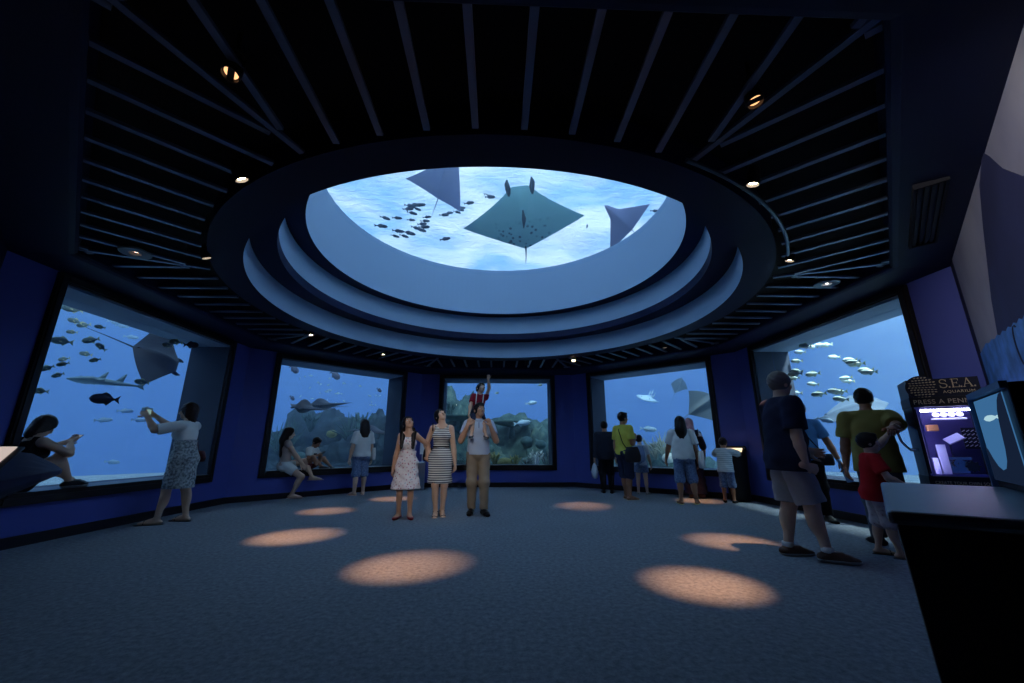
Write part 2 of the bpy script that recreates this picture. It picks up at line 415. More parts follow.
sun = bpy.data.lights.new('daylight', 'SUN'); sun.energy = 4.5; sun.angle = R(2); sun.color = (.93, .97, 1)
so_ = bpy.data.objects.new('daylight', sun); COL.objects.link(so_); so_.rotation_euler = (R(25), R(12), 0); so_.location = (0, 0, 20)

# ---- fish
def fish_mb(L, h, w, deep=.5):
    """body along +Y, nose forward"""
    b = MB(); rings = []
    for i in range(13):
        t = i/12
        pr = max(.06, math.sin(math.pi*min(1, t**.72*.93+.02))**.8)
        if t > .85: pr = max(.14, pr*.8)
        y = L*(.5-.82*t)
        rings.append([Vector((w/2*pr*math.cos(a), y, h/2*pr*math.sin(a))) for a in [2*math.pi*k/10 for k in range(10)]])
    b.loft(rings); return b
def slab(mbx, poly, th, plane='yz', off=0):
    """thin fin with a lens-like section"""
    n = len(poly); c = (sum(p[0] for p in poly)/n, sum(p[1] for p in poly)/n)
    P = lambda p, x: Vector((x+off, p[0], p[1])) if plane == 'yz' else Vector((p[0], p[1], x+off))
    rim = [P(p, 0) for p in poly]
    vs = rim + [P(c, th/2), P(c, -th/2)]
    fs = [(i, (i+1) % n, n) for i in range(n)] + [((i+1) % n, i, n+1) for i in range(n)]
    mbx.add(vs, fs)
def tail_mb(L, h, fork=.5):
    b = MB(); y0, y1 = -L*.30, -L*.5
    slab(b, [(y0, h*.06), (y1, h*.42), (y1+L*.1*fork, h*.03), (y1+L*.1*fork, -h*.03), (y1, -h*.42), (y0, -h*.06)], h*.06)
    return b
def dorsal_mb(L, h):
    b = MB(); slab(b, [(L*.18, h*.40), (L*.02, h*.66), (-L*.12, h*.50), (-L*.24, h*.2)], h*.05); return b
def anal_mb(L, h):
    b = MB(); slab(b, [(L*.02, -h*.42), (-L*.08, -h*.62), (-L*.16, -h*.42), (-L*.24, -h*.2)], h*.05); return b
def pect_mb(L, h, w):
    b = MB(); slab(b, [(L*.16, -h*.08), (L*.04, -h*.02), (-L*.02, -h*.24), (L*.1, -h*.2)], h*.04, off=w*.5)
    slab(b, [(L*.16, -h*.08), (L*.04, -h*.02), (-L*.02, -h*.24), (L*.1, -h*.2)], h*.04, off=-w*.5); return b
def make_fish(name, L, h, w, m, fm, label, group=None, cat='fish', eye=True):
    o = fish_mb(L, h, w).build(name, m, smooth=True); tag(o, label, cat, group)
    tail_mb(L, h).build('tail_fin', fm, o); dorsal_mb(L, h).build('dorsal_fin', fm, o); anal_mb(L, h).build('anal_fin', fm, o)
    pect_mb(L, h, w).build('pectoral_fin', fm, o)
    for sx in (-1, 1): MB().ball((sx*w*.33, L*.38, h*.1), L*.022, nu=8, nv=6).build('eye', black, o)
    return o
dark_fish = mat('dark_fish_skin', srgb(48, 62, 88), .5)
shadow_fish = mat('charcoal_fish_skin', srgb(40, 50, 72), .5)
olive_fish = mat('olive_fish_skin', srgb(96, 120, 120), .5, vary=.3)
silver_fish = ramp_mat('silver_fish_skin', 'wave', [(.0, srgb(170, 195, 190)), (1., srgb(215, 230, 220))], 6, .35)
yellow_fin = mat('yellowish_fin', srgb(180, 190, 150), .5)
brown_fish = mat('brown_fish_skin', srgb(58, 62, 84), .5)
pale_fish = mat('pale_fish_skin', srgb(165, 200, 220), .4)
# ---- rays
def ray_mb(span, chord, thick, sweep, bend, lead=1.5, trail=1.7, nose=.0, head=.0, ns=18, nv=11):
    """flat winged body, head towards +Y; returns mesh with slot 0 = back, 1 = belly"""
    b = MB(); W = span/2
    def pt(i, j, top):
        s = -1+2*i/(2*ns); a = abs(s)
        al = max(0, (a-head)/(1-head))
        yl = chord*.5*(1-al**lead)+sweep*al**lead + nose*chord*max(0, 1-a*5)
        yt = -chord*.5*(1-a)**trail + sweep*(1-(1-a)**trail)
        if yt > yl-.002: yt = yl-.002
        v = j/nv; y = yl+(yt-yl)*v
        prof_ = (v**.55)*(1-v)**.9*1.9
        hump = thick*((1-a)**1.3+.05)*(1+1.2*max(0, 1-a*3.2)**1.5)*prof_
        z = bend*a*a*W + (hump*.62 if top else -hump*.38)
        return (s*W, y, z)
    nI, nJ = 2*ns+1, nv+1
    for top in (1, 0):
        vs = [pt(i, j, top) for i in range(nI) for j in range(nJ)]
        fs = [((i*nJ+j), (i*nJ+j+1), ((i+1)*nJ+j+1), ((i+1)*nJ+j)) for i in range(nI-1) for j in range(nJ-1)]
        b.add(vs, fs, 0 if top else 1)
    return b
def make_ray(name, label, cat, span, chord, thick, back, belly, sweep=-.2, bend=.15, tail=1.0, horns=True, dors=False, nose=0, lead=1.5, trail=1.7, head=.0, group=None):
    o = ray_mb(span, chord, thick, sweep, bend, lead, trail, nose, head).build(name, [back, belly], smooth=True)
    tag(o, label, cat, group)
    if horns:
        for sx in (-1, 1):
            h = MB(); x = sx*span*.085; y = chord*.46
            pts = [(x, y-.14*chord, 0), (x*1.10, y+.02*chord, -.01), (x*1.16, y+.09*chord, -.02), (x*1.10, y+.15*chord, -.015)]
            h.tube(pts, [span*.012, span*.022, span*.018, span*.006], 8); h.build('head_fin', [back], o, smooth=True)
    t = MB(); y = -chord*.44
    t.tube([(0, y+.05*chord, 0), (0, y-.2*tail, .0), (tail*.03, y-.6*tail, .02), (tail*.08, y-tail, .05)], [span*.012, span*.007, span*.004, span*.0015], 6)
    t.build('tail', back, o, smooth=True)
    d = MB(); slab(d, [(y+.14*chord, 0.01), (y+.03*chord, .06*chord+.02), (y-.0*chord, .05*chord), (y+.02*chord, 0)], .02); d.build('dorsal_fin', back, o)
    for sx in (-1, 1): MB().ball((sx*span*.085, chord*.36, .02), span*.012, nu=8, nv=6).build('eye', black, o)
    return o
manta_back = mat('dark_ray_back', srgb(20, 27, 44), .6)
manta_belly = mat('teal_ray_belly', srgb(120, 168, 178), .6)
def spotted():
    m = mat('spotted_ray_belly', srgb(104, 158, 168), .6); nt = m.node_tree; b = nt.nodes['Principled BSDF']
    tc = nt.nodes.new('ShaderNodeTexCoord'); v = nt.nodes.new('ShaderNodeTexVoronoi'); v.inputs['Scale'].default_value = 7.5; v.inputs['Randomness'].default_value = 1
    r = nt.nodes.new('ShaderNodeValToRGB'); r.color_ramp.elements[0].position = .24; r.color_ramp.elements[0].color = (0, 0, 0, 1); r.color_ramp.elements[1].position = .33
    sp = nt.nodes.new('ShaderNodeSeparateXYZ')
    # the spots sit on the rear half of the belly only
    m1 = nt.nodes.new('ShaderNodeMapRange'); m1.inputs['From Min'].default_value = -.22; m1.inputs['From Max'].default_value = .02
    mxv = nt.nodes.new('ShaderNodeMath'); mxv.operation = 'MAXIMUM'
    ab = nt.nodes.new('ShaderNodeMath'); ab.operation = 'ABSOLUTE'
    m2 = nt.nodes.new('ShaderNodeMapRange'); m2.inputs['From Min'].default_value = .55; m2.inputs['From Max'].default_value = .8
    mx3 = nt.nodes.new('ShaderNodeMath'); mx3.operation = 'MAXIMUM'
    mix = nt.nodes.new('ShaderNodeMix'); mix.data_type = 'RGBA'; mix.inputs[6].default_value = srgb(36, 66, 84); mix.inputs[7].default_value = srgb(104, 158, 168)
    L = nt.links.new
    L(tc.outputs['Object'], v.inputs['Vector']); L(v.outputs['Distance'], r.inputs['Fac']); L(tc.outputs['Object'], sp.inputs[0])
    L(sp.outputs['Y'], m1.inputs['Value']); L(sp.outputs['X'], ab.inputs[0]); L(ab.outputs[0], m2.inputs['Value'])
    L(r.outputs['Color'], mxv.inputs[0]); L(m1.outputs[0], mxv.inputs[1]); L(mxv.outputs[0], mx3.inputs[0]); L(m2.outputs[0], mx3.inputs[1])
    L(mx3.outputs[0], mix.inputs[0]); L(mix.outputs[2], b.inputs['Base Color'])
    return m
grey_ray = mat('slate_ray_skin', srgb(92, 104, 140), .6)
grey_belly = mat('lilac_ray_belly', srgb(120, 128, 165), .6)

# over the skylight
o = make_ray('manta_ray', 'large teal spotted manta ray swimming over the middle of the skylight', 'manta ray', 3.35, 1.75, .26, manta_back, spotted(), sweep=-.12, bend=.05, tail=.6, lead=.80, trail=.97, head=.15)
p = at_dist(523, 219, 9.6); orient(o, p, (-.14, -.78, .60), (.03, .62, .78))
g = MB(); g.tube([(-.02, .30, -.16), (-.03, .05, -.15), (-.0, -.2, -.14)], [.02, .06, .015], 8); g.build('gill_mark', mat('dark_gill_mark', srgb(20, 38, 52), .7), o, smooth=True)
o = make_ray('manta_ray', 'violet-grey manta ray cut off by the near rim of the skylight', 'manta ray', 1.9, 1.0, .2, grey_ray, grey_ray, sweep=-.45, bend=-.25, tail=.5, lead=.9, trail=1.2, head=.15)
orient(o, at_dist(446, 178, 8.0), (.40, -.55, .7), (.62, .60, .45))
o = make_ray('eagle_ray', 'small slate eagle ray tilted near the right rim of the skylight', 'ray', 1.42, .74, .14, grey_ray, grey_belly, sweep=-.3, bend=.04, tail=.35, horns=False, nose=.34, lead=1.0, trail=1.35, head=.06)
orient(o, at_dist(622, 221, 9.0), (-.75, -.45, .35), (-.05, .75, .62))
f0 = make_fish('fish', .34, .085, .06, shadow_fish, shadow_fish, 'slim dark fish of the loose school over the left half of the skylight', 'school of slim fish over the skylight')
pts = [(381,226),(385,218),(395,236),(397,218),(411,220),(410,206),(415,205),(417,209),(412,213),(420,205),(408,209),(416,228),(422,224),(425,221),(427,217),(424,227),(453,201),(459,209),(457,212),(461,208),(469,203),(444,215),(449,213),(490,197),(488,194),(398,231),(404,236),(409,233),(421,230),(445,239)]
for i, (x, y) in enumerate(pts):
    o = f0 if i == 0 else copy_tree(f0)
    a = random.uniform(-.5, .5)
    orient(o, at_dist(x, y, 9.4+random.uniform(-1.0, 1.2)), (.72+.3*a, .55, .32+.5*a), (0, -.2, 1), random.uniform(.75, 1.1))
o = copy_tree(f0); o['label'] = 'lone dark fish at the far right end of the skylight'; del o['group']; orient(o, at_dist(655, 211, 9), (1, .2, .1), (0,0,1), .8)
o = copy_tree(f0); o['label'] = 'tiny dark fish between the two rays in the skylight'; del o['group']; orient(o, at_dist(587, 227, 9.6), (.2, .3, 1), (0,-1,0), .6)

# left window
o = make_ray('manta_ray', 'dark manta ray with one wing raised in the left window', 'manta ray', 1.75, .82, .15, manta_back, mat('manta_dark_belly', srgb(60, 84, 112), .6), sweep=-.15, bend=.3, tail=.85, lead=.9, trail=1.25, head=.16)
orient(o, at_dist(156, 357, 10.3), (.40, .85, -.28), (.75, -.42, .40))
wedge_back = mat('wedgefish_skin', srgb(110, 140, 150), .6)
def make_wedgefish(label, m, L=2.2):
    """shark-like ray: wide flat head, long body, two tall dorsal fins"""
    b = MB(); rings = []
    for t, w, h in ((0, .02, .02), (.06, .10, .05), (.15, .20, .08), (.27, .26, .10), (.36, .18, .11), (.48, .11, .10), (.65, .075, .075), (.82, .045, .045), (.93, .025, .03)):
        rings.append([Vector((w*L*math.cos(a)*(.62 if t > .3 else 1), L*(.5-t), h*L*.7*math.sin(a)*(.55 if math.sin(a) < 0 else 1))) for a in [2*math.pi*k/14 for k in range(14)]])
    b.loft(rings); o = b.build('wedgefish', m, smooth=True); tag(o, label, 'fish')
    for y in (.08, -.17):
        d = MB(); slab(d, [(L*(y+.07), L*.05), (L*(y-.05), L*.20), (L*(y-.07), L*.19), (L*(y-.04), L*.05)], .05); d.build('dorsal_fin', m, o)
    d = MB(); slab(d, [(-L*.40, L*.015), (-L*.55, L*.12), (-L*.50, 0), (-L*.53, -L*.06), (-L*.41, -L*.015)], .04); d.build('tail_fin', m, o)
    for sx in (-1, 1):
        d = MB(); slab(d, [(sx*L*.06, L*.24), (sx*L*.30, L*.10), (sx*L*.12, L*.06)] , .04, 'xy'); d.build('pectoral_fin', m, o)
    for sx in (-1, 1): MB().ball((sx*L*.10, L*.36, L*.045), L*.012, nu=8, nv=6).build('eye', black, o)
    return o
o = make_wedgefish('pale wedgefish with two dorsal fins gliding across the left window', wedge_back, .95); orient(o, at_dist(107, 383, 9.6), (-.55, -.8, .02), (-.1, 0, 1))
f1 = make_fish('fish', .30, .14, .07, brown_fish, brown_fish, 'dark oval fish low in the middle of the left window')
orient(f1, at_dist(105, 399, 7.6), (-.6, -.8, 0))
f2 = make_fish('fish', .185, .085, .045, olive_fish, yellow_fin, 'olive fish of the scattered shoal in the left window', 'scattered shoal in the left window')
P2 = [(73,309,1.3,0),(64,307,1,0),(75,321,1,.2),(84,325,1,-.5),(62,341,1.25,0),(91,340,1.1,-.6),(101,347,.85,1),(86,354,.9,.1),(64,359,.8,-.6),(63,364,.7,-.6),(47,368,.8,-.8),(58,375,.7,-.8),(95,360,.7,-.6),(146,316,.8,.1),(142,382,1.1,.1),(40,391,.9,0),(176,342,.9,0),(168,345,.9,0),(100,327,.7,0),(72,332,.7,-.2)]
for i, (x, y, k, tl) in enumerate(P2):
    o = f2 if i == 0 else copy_tree(f2)
    orient(o, at_dist(x, y, 7.5+random.uniform(0, 2.6)), (-.55, -.8, tl*.7), (0, 0, 1), k)
for (x, y, lab) in ((87, 308, 'black fish touching the top edge of the left window'), (191, 345, 'black fish in the upper right corner of the left window')):
    o = copy_tree(f1); o['label'] = lab; orient(o, at_dist(x, y, 8), (.5, .8, .2), (0,0,1), .7)
f3 = make_fish('fish', .26, .08, .05, pale_fish, pale_fish, 'faint pale fish far back in the left window', 'faint pale fish in the left window')
for i, (x, y) in enumerate(((103,420),(125,411),(139,420),(115,322),(131,337),(112,462),(36,390),(122,326))):
    o = f3 if i == 0 else copy_tree(f3)
    orient(o, at_dist(x, y, 10.5+.3*i), (.55, .8, random.uniform(-.1, .1)), (0,0,1), 1)

# far-left window: rays over a rock spire
for (x, y, d, s, lab, up) in ((305, 408, 12.0, 1.45, 'dark manta ray gliding left of the rock top in the far-left window', (.1,-.25,1)),
                          (323, 406, 13.6, 2.1, 'dark manta ray gliding over the rock top in the far-left window', (-.1,-.2,1))):
    o = make_ray('manta_ray', lab, 'manta ray', s*.85, s*.42, .22, manta_back, manta_back, sweep=-.15, bend=.06, tail=1.0)
    orient(o, at_dist(x, y, d), (-.25, -.9, -.05), up)
o = make_ray('manta_ray', 'dark manta ray low at the right of the far-left window', 'manta ray', 2.2, .95, .18, manta_back, manta_back, sweep=-.2, bend=-.12, tail=1.0)
orient(o, at_dist(371, 431, 13.4), (-.25, -.9, -.05), (.0,-.35,1))
for (x, y, k, lab) in ((294,369,1.3,'dark fish near the top left corner of the far-left window'),(335,375,1.4,'dark fish nosing down at the top middle of the far-left window'),(379,390,.7,'small dark fish at the right edge of the far-left window'),(292,398,.7,'small dark fish left of the rock spire')):
    o = copy_tree(f1); o['label'] = lab; orient(o, at_dist(x, y, 13), (.75, -.2, -.55), (0,0,1), k)
f4 = make_fish('fish', .2, .07, .04, pale_fish, yellow_fin, 'small pale fish in the cloud high in the far-left window', 'cloud of pale fish in the far-left window')
for i in range(30):
    x, y = random.uniform(300, 383), 0
    y = 372+(x-300)*.12+random.uniform(2, 30)
    o = f4 if i == 0 else copy_tree(f4)
    orient(o, at_dist(x, y, 13.5+random.uniform(0, 3)), (random.uniform(-1, 1), .5, random.uniform(-.2, .4)), (0,0,1), random.uniform(.5, .9))

# middle window
for (x, y, k, lab) in ((503,374,.9,'greenish fish at the top of the middle window'),(531,403,1.2,'pale fish in open water of the middle window'),(497,393,.6,'tiny fish high in the middle window'),(540,385,.7,'dark little fish in the top right corner of the middle window'),(522,423,1.7,'long pale fish skimming the reef in the middle window')):
    o = copy_tree(f3 if 'pale' in lab else f2); o['label'] = lab
    if 'group' in o: del o['group']
    orient(o, at_dist(x, y, 13), (.9, -.3, .1), (0,0,1), k*1.3)

# far-right window
o = make_wedgefish('pale wedgefish with its tail raised in the far-right window', pale_fish, 1.25); orient(o, at_dist(649, 398, 13.0), (-.55, -.75, -.18), (.25, -.35, 1))
o = copy_tree(f3); o['label'] = 'white fish heading right in the middle of the far-right window'; del o['group']; orient(o, at_dist(648, 429, 12.5), (.85, -.5, -.12), (0,0,1), 1.9)
stingray = make_ray('stingray', 'broad grey stingray at the right edge of the far-right window', 'ray', 1.0, .8, .12, mat('stingray_back', srgb(90, 108, 118), .6), pale_fish, sweep=.0, bend=.2, tail=.9, horns=False, nose=.08, lead=1.9, trail=1.2)
orient(stingray, at_dist(701, 406, 12.0), (.62, -.3, .45), (.5, -.62, .45))
o = copy_tree(stingray); o['label'] = 'faint ray far off behind the far-right window'; orient(o, at_dist(678, 386, 19), (.3, -.4, .8), (.2, -.9, -.3), .9)

# right window: a school of jacks and a stingray
j0 = make_fish('fish', .215, .085, .045, silver_fish, yellow_fin, 'silver fish of the school in the right window', 'silver school in the right window')
P5 = [(800,352),(797,361),(812,347),(826,345),(834,357),(850,360),(857,364),(869,372),(795,374),(813,374),(813,384),(819,394),(840,392),(848,381),(841,399),(846,378),(794,378),(796,393),(805,346),(820,345),(797,371),(835,391),(853,362),(866,370)]
for i, (x, y) in enumerate(P5):
    o = j0 if i == 0 else copy_tree(j0)
    orient(o, at_dist(x, y, 8.2+random.uniform(0, 1.6)), (-.5, .85, random.uniform(-.05, .22)), (0,0,1), random.uniform(.95, 1.15))
o = make_ray('stingray', 'grey stingray with a long whip tail low in the right window', 'ray', 1.2, 1.05, .16, mat('stingray_dun', srgb(96, 112, 128), .6), pale_fish, sweep=.02, bend=-.12, tail=.72, horns=False, nose=.06, lead=1.9, trail=1.1)
orient(o, at_dist(852, 411, 10.7), (.66, -.72, .2), (-.55, -.45, .75))
o = copy_tree(f3); o['label'] = 'pale fish beside the tail of the stingray'; del o['group']; orient(o, at_dist(825, 420, 8.0), (.5, -.8, -.3), (0,0,1), .9)

# ---- rocks and corals
rockm = ramp_mat('reef_rock', 'noise', [(.3, srgb(40, 62, 66)), (.55, srgb(78, 108, 100)), (.75, srgb(130, 150, 130))], 3.2, .9)
rockd = ramp_mat('dark_reef_rock', 'noise', [(.3, srgb(26, 40, 54)), (.6, srgb(48, 68, 78)), (.8, srgb(84, 102, 100))], 3.6, .9)
def rock(label, c, size, seed, m=rockm, rough=.35, taper=0, name='reef_rock', sub=5):
    bm = bmesh.new(); bmesh.ops.create_icosphere(bm, subdivisions=sub, radius=1)
    for v in bm.verts:
        d = v.co.normalized(); o = Vector((seed*7.3, seed*1.7, 0))
        k = 1 + .8*rough*noise.fractal(d*1.9+o, 1, 2, 5) + .45*rough*noise.noise(d*6+o)+.30*rough*abs(noise.noise(d*13+o))+.14*rough*noise.noise(d*29+o) + .10*rough*math.sin(d.z*16+4*noise.noise(d*3+o))
        t = 1-taper*max(0, d.z)
        v.co = Vector((d.x*size[0]*k*t, d.y*size[1]*k*t, d.z*size[2]*k))
    me = bpy.data.meshes.new(name); bm.to_mesh(me); bm.free(); me.materials.append(m)
    me.polygons.foreach_set('use_smooth', [True]*len(me.polygons))
    o = bpy.data.objects.new(name, me); COL.objects.link(o); o.location = c; tag(o, label, 'rock'); return o
def coral(label, c, kind, s, m, seed):
    rnd = random.Random(seed); b = MB()
    if kind == 'branch':
        for i in range(16):
            a = rnd.uniform(0, 2*math.pi); r = rnd.uniform(.1, .5)
            p = [Vector((0,0,0)), Vector((r*.5*math.cos(a), r*.5*math.sin(a), .4)), Vector((r*1.1*math.cos(a), r*1.1*math.sin(a), rnd.uniform(.7, 1.1)))]
            b.tube([q*s for q in p], [.06*s, .045*s, .02*s], 6)
            for k in range(2):
                a2 = a+rnd.uniform(-1, 1); q0 = p[1].lerp(p[2], rnd.uniform(.2, .7)); q1 = q0+Vector((.22*math.cos(a2), .22*math.sin(a2), .22))
                b.tube([q0*s, q1*s], [.035*s, .015*s], 5)
    elif kind == 'brain':
        b.ball((0,0,.25*s), (.6*s, .55*s, .42*s), nu=20, nv=12)
        b.v = [tuple(Vector(v)*(1+.05*math.sin(v[0]*40/s)*math.sin(v[1]*40/s))) for v in b.v]
    elif kind == 'table':
        b.tube([(0,0,0), (0,0,.4*s)], [.12*s, .08*s], 8)
        b.lathe([(.001, .38*s), (.5*s, .48*s), (.72*s, .56*s), (.70*s, .6*s), (.4*s, .53*s), (.001, .46*s)], 24, (0,0,0))
    else:  # fan fronds
        for i in range(10):
            a = -1.1+2.2*i/9; 
            pts = [(0,0,0), (.5*s*math.sin(a)*.6, rnd.uniform(-.06,.06)*s, .5*s*math.cos(a)), (s*math.sin(a)*.8, rnd.uniform(-.1,.1)*s, s*math.cos(a)*rnd.uniform(.8, 1.1))]
            b.tube(pts, [.05*s, .035*s, .01*s], 5)
    o = b.build('coral', m, smooth=True); o.location = c; o.rotation_euler = (0, 0, rnd.uniform(0, 3)); tag(o, label, 'coral'); return o
cream = mat('cream_coral', srgb(150, 158, 140), .8, vary=.15, vscale=9); ochre = mat('ochre_coral', srgb(150, 150, 95), .8, vary=.25, vscale=9)
greenc = mat('green_coral', srgb(58, 88, 86), .8, vary=.3, vscale=9); whitec = mat('white_coral', srgb(225, 230, 215), .8)
def g_at(px, py, d, z): 
    q = at_dist(px, py, d); q.z = z; return q
# far-left window
q = g_at(318, 440, 16.2, .1); rock('tall dark rock spire in the middle of the far-left window', q, (2.0, 1.6, 2.05), 1, rockd, .30, .25)
q = g_at(283, 455, 15.4, 0); rock('low reef rock left of the spire in the far-left window', q, (1.3, 1.1, 1.2), 2, rockd, .45)
q = g_at(352, 455, 15.2, 0); rock('reef rock between spire and right edge of the far-left window', q, (1.5, 1.2, 1.35), 3, rockd, .45)
q = g_at(388, 450, 15.6, 0); rock('rock at the right edge of the far-left window', q, (1.3, 1.3, 2.0), 4, rockd, .4, .3)
for i, (x, z, d, k, s, m, lab) in enumerate(((290, 1.0, 14.2, 'fan', .9, greenc, 'green frond coral left of the rock spire'), (276, .9, 14.4, 'fan', .8, greenc, 'leaning frond coral at the left edge of the far-left window'), (347, 1.2, 14.4, 'fan', .9, greenc, 'frond coral right of the rock spire'), (357, 1.3, 14.5, 'branch', .8, greenc, 'branching coral behind the woman in the white tee'), (308, 1.5, 14.8, 'branch', .6, greenc, 'branching coral on the face of the spire'), (330, 1.35, 14.6, 'brain', .3, ochre, 'rounded coral high on the spire'), (300, .6, 14.0, 'brain', .4, greenc, 'rounded coral behind the seated boy'))):
    coral(lab, g_at(x, 450, d, z), k, s, m, i)
# middle window
q = g_at(455, 440, 15.0, -.1); rock('rock stack at the left of the middle window', q, (1.35, 1.2, 2.75), 5, rockm, .38, .25)
q = g_at(470, 450, 14.0, -.2); rock('low rock in front of the stack in the middle window', q, (1.4, 1.0, 1.3), 6, rockm, .4)
q = g_at(520, 450, 16.0, -.3); rock('broad reef rock at the right of the middle window', q, (2.6, 1.6, 2.15), 7, rockm, .34)
q = g_at(548, 450, 14.6, -.2); rock('rock at the right edge of the middle window', q, (1.1, 1.0, 1.6), 8, rockm, .4)
q = g_at(505, 460, 13.4, -.3); rock('low pale rock at the bottom of the middle window', q, (2.2, .9, .85), 9, rockm, .4)
for i, (x, z, d, k, s, m, lab) in enumerate(((535, .35, 12.6, 'branch', .55, whitec, 'white branching coral in the lower right of the middle window'), (546, .40, 12.7, 'branch', .5, cream, 'cream branching coral at the right corner of the middle window'), (527, .3, 12.5, 'branch', .42, cream, 'small cream branching coral beside the white one'), (505, .42, 12.6, 'brain', .42, ochre, 'ochre rounded coral right of the father'), (515, .40, 12.5, 'branch', .36, ochre, 'ochre branching coral at the bottom of the middle window'), (495, .45, 12.7, 'branch', .4, ochre, 'ochre branching coral close to the father'), (512, 1.3, 14.6, 'table', 1.0, greenc, 'wide table coral on the reef crest of the middle window'), (527, 1.1, 14.4, 'brain', .4, greenc, 'green rounded coral on the broad reef rock'), (458, 1.5, 13.9, 'table', .9, greenc, 'table coral on the left rock stack'), (449, 1.9, 14.0, 'branch', .6, greenc, 'branching coral at the left edge of the middle window'), (541, 1.0, 13.6, 'brain', .34, greenc, 'rounded coral near the right edge of the middle window'))):
    coral(lab, g_at(x, 450, d, z), k, s, m, 20+i)
# far-right window
q = g_at(663, 455, 14.2, -.1); rock('pale low rock at the bottom of the far-right window', q, (1.5, 1.0, 1.0), 10, rockm, .4)
q = g_at(645, 450, 17, -.2); rock('faint rock ridge far back in the far-right window', q, (3.0, 1.5, 1.0), 11, rockm, .3)
for i, (x, z, d, k, s, m, lab) in enumerate(((662, .75, 13.0, 'fan', .7, cream, 'pale frond coral above the low rock'), (668, .62, 12.8, 'brain', .34, whitec, 'white rounded coral left of the woman with the tote'), (655, .65, 13.2, 'branch', .6, cream, 'branching coral behind the child with the backpack'))):
    coral(lab, g_at(x, 450, d, z), k, s, m, 40+i)
# left window bottom
q = at_dist(104, 474, 8.9); q.z = .1; coral('pale upright coral at the bottom of the left window', q, 'fan', .42, cream, 50)

# ---- added floodlights, out of view on the dome, to brighten fish and rays
def floodlight(loc, d, label, watts, ang=140):
    root = empty('added_tank_flood', loc); tag(root, label, 'floodlight', 'added fill lamps on the dome roof')
    M = Vector(d).to_track_quat('-Z', 'Y').to_matrix()
    b = MB(); b.lathe([(.001, .16), (.05, .16), (.09, .08), (.11, 0), (.10, 0), (.08, .06), (.001, .07)], 20, M=M); b.build('housing', black, root)
    l = MB(); l.lathe([(.001, .02), (.095, .02), (.095, .03), (.001, .03)], 20, M=M); l.build('lens', emit('added_flood_glow', (.8, .95, 1), 6), root)
    b = MB(); b.tube([M @ Vector((0,0,.14)), M @ Vector((0,0,.14))-Vector((d[0], d[1], 0)).normalized()*(.35 if d[2] > -.9 else 1.3)+Vector((0,0,-.35))], .02, 6); b.build('bracket', black, root)
    L = bpy.data.lights.new('added_flood_lamp', 'SPOT'); L.energy = watts; L.color = (.75, .95, 1); L.spot_size = R(ang); L.spot_blend = .6; L.shadow_soft_size = .15
    lo = bpy.data.objects.new('added_flood_lamp', L); COL.objects.link(lo); lo.parent = root; lo.location = Vector(d).normalized()*.02; lo.rotation_euler = M.to_euler()
for ang, w in ((180, 60), (135, 120), (90, 200), (45, 240), (0, 1100)):
    far = 6.5 if ang == 0 else 5.4
    x, y = fp(ang, 0, far); n = Vector(fp(ang, 0, 1)) - Vector(fp(ang, 0, 0))
    floodlight((x, y, 4.5 if ang == 0 else 4.25), (n.x*.3, n.y*.3, -1) if ang == 0 else (n.x, n.y, -.75), 'added floodlight on the roof slope above a window, out of view, brightening the tank', w)
for ang, w in ((250, 500), (290, 500)):  # added lamps, turned up to brighten the ray bellies
    x, y = fp(ang, 0, 4.0); n = Vector(fp(ang, 0, 1)) - Vector(fp(ang, 0, 0))
    floodlight((x, y, 5.0), (-n.x*.8, -n.y*.8, .5), 'added floodlight on the roof beside the skylight, out of view, brightening the rays', w, 110)
# ------------------------------------------------------------------ camera
cam = bpy.data.cameras.new('camera'); cam.sensor_width = 36; cam.lens = CAM_F*36/1024; cam.clip_start = .05; cam.clip_end = 200
co = bpy.data.objects.new('camera', cam); COL.objects.link(co)
co.location = (0, 0, CAM_H); co.rotation_euler = (math.pi/2+CAM_P, 0, -CAM_YAW); scene.camera = co
vs_ = scene.view_settings; vs_.view_transform = 'Standard'; vs_.look = 'None'; vs_.gamma = 1; vs_.use_curve_mapping = False; vs_.exposure = .2
cy = scene.cycles; cy.max_bounces = 8; cy.diffuse_bounces = 4; cy.glossy_bounces = 3; cy.transparent_max_bounces = 12; cy.volume_bounces = 1; cy.sample_clamp_indirect = 3; cy.caustics_reflective = False; cy.caustics_refractive = False

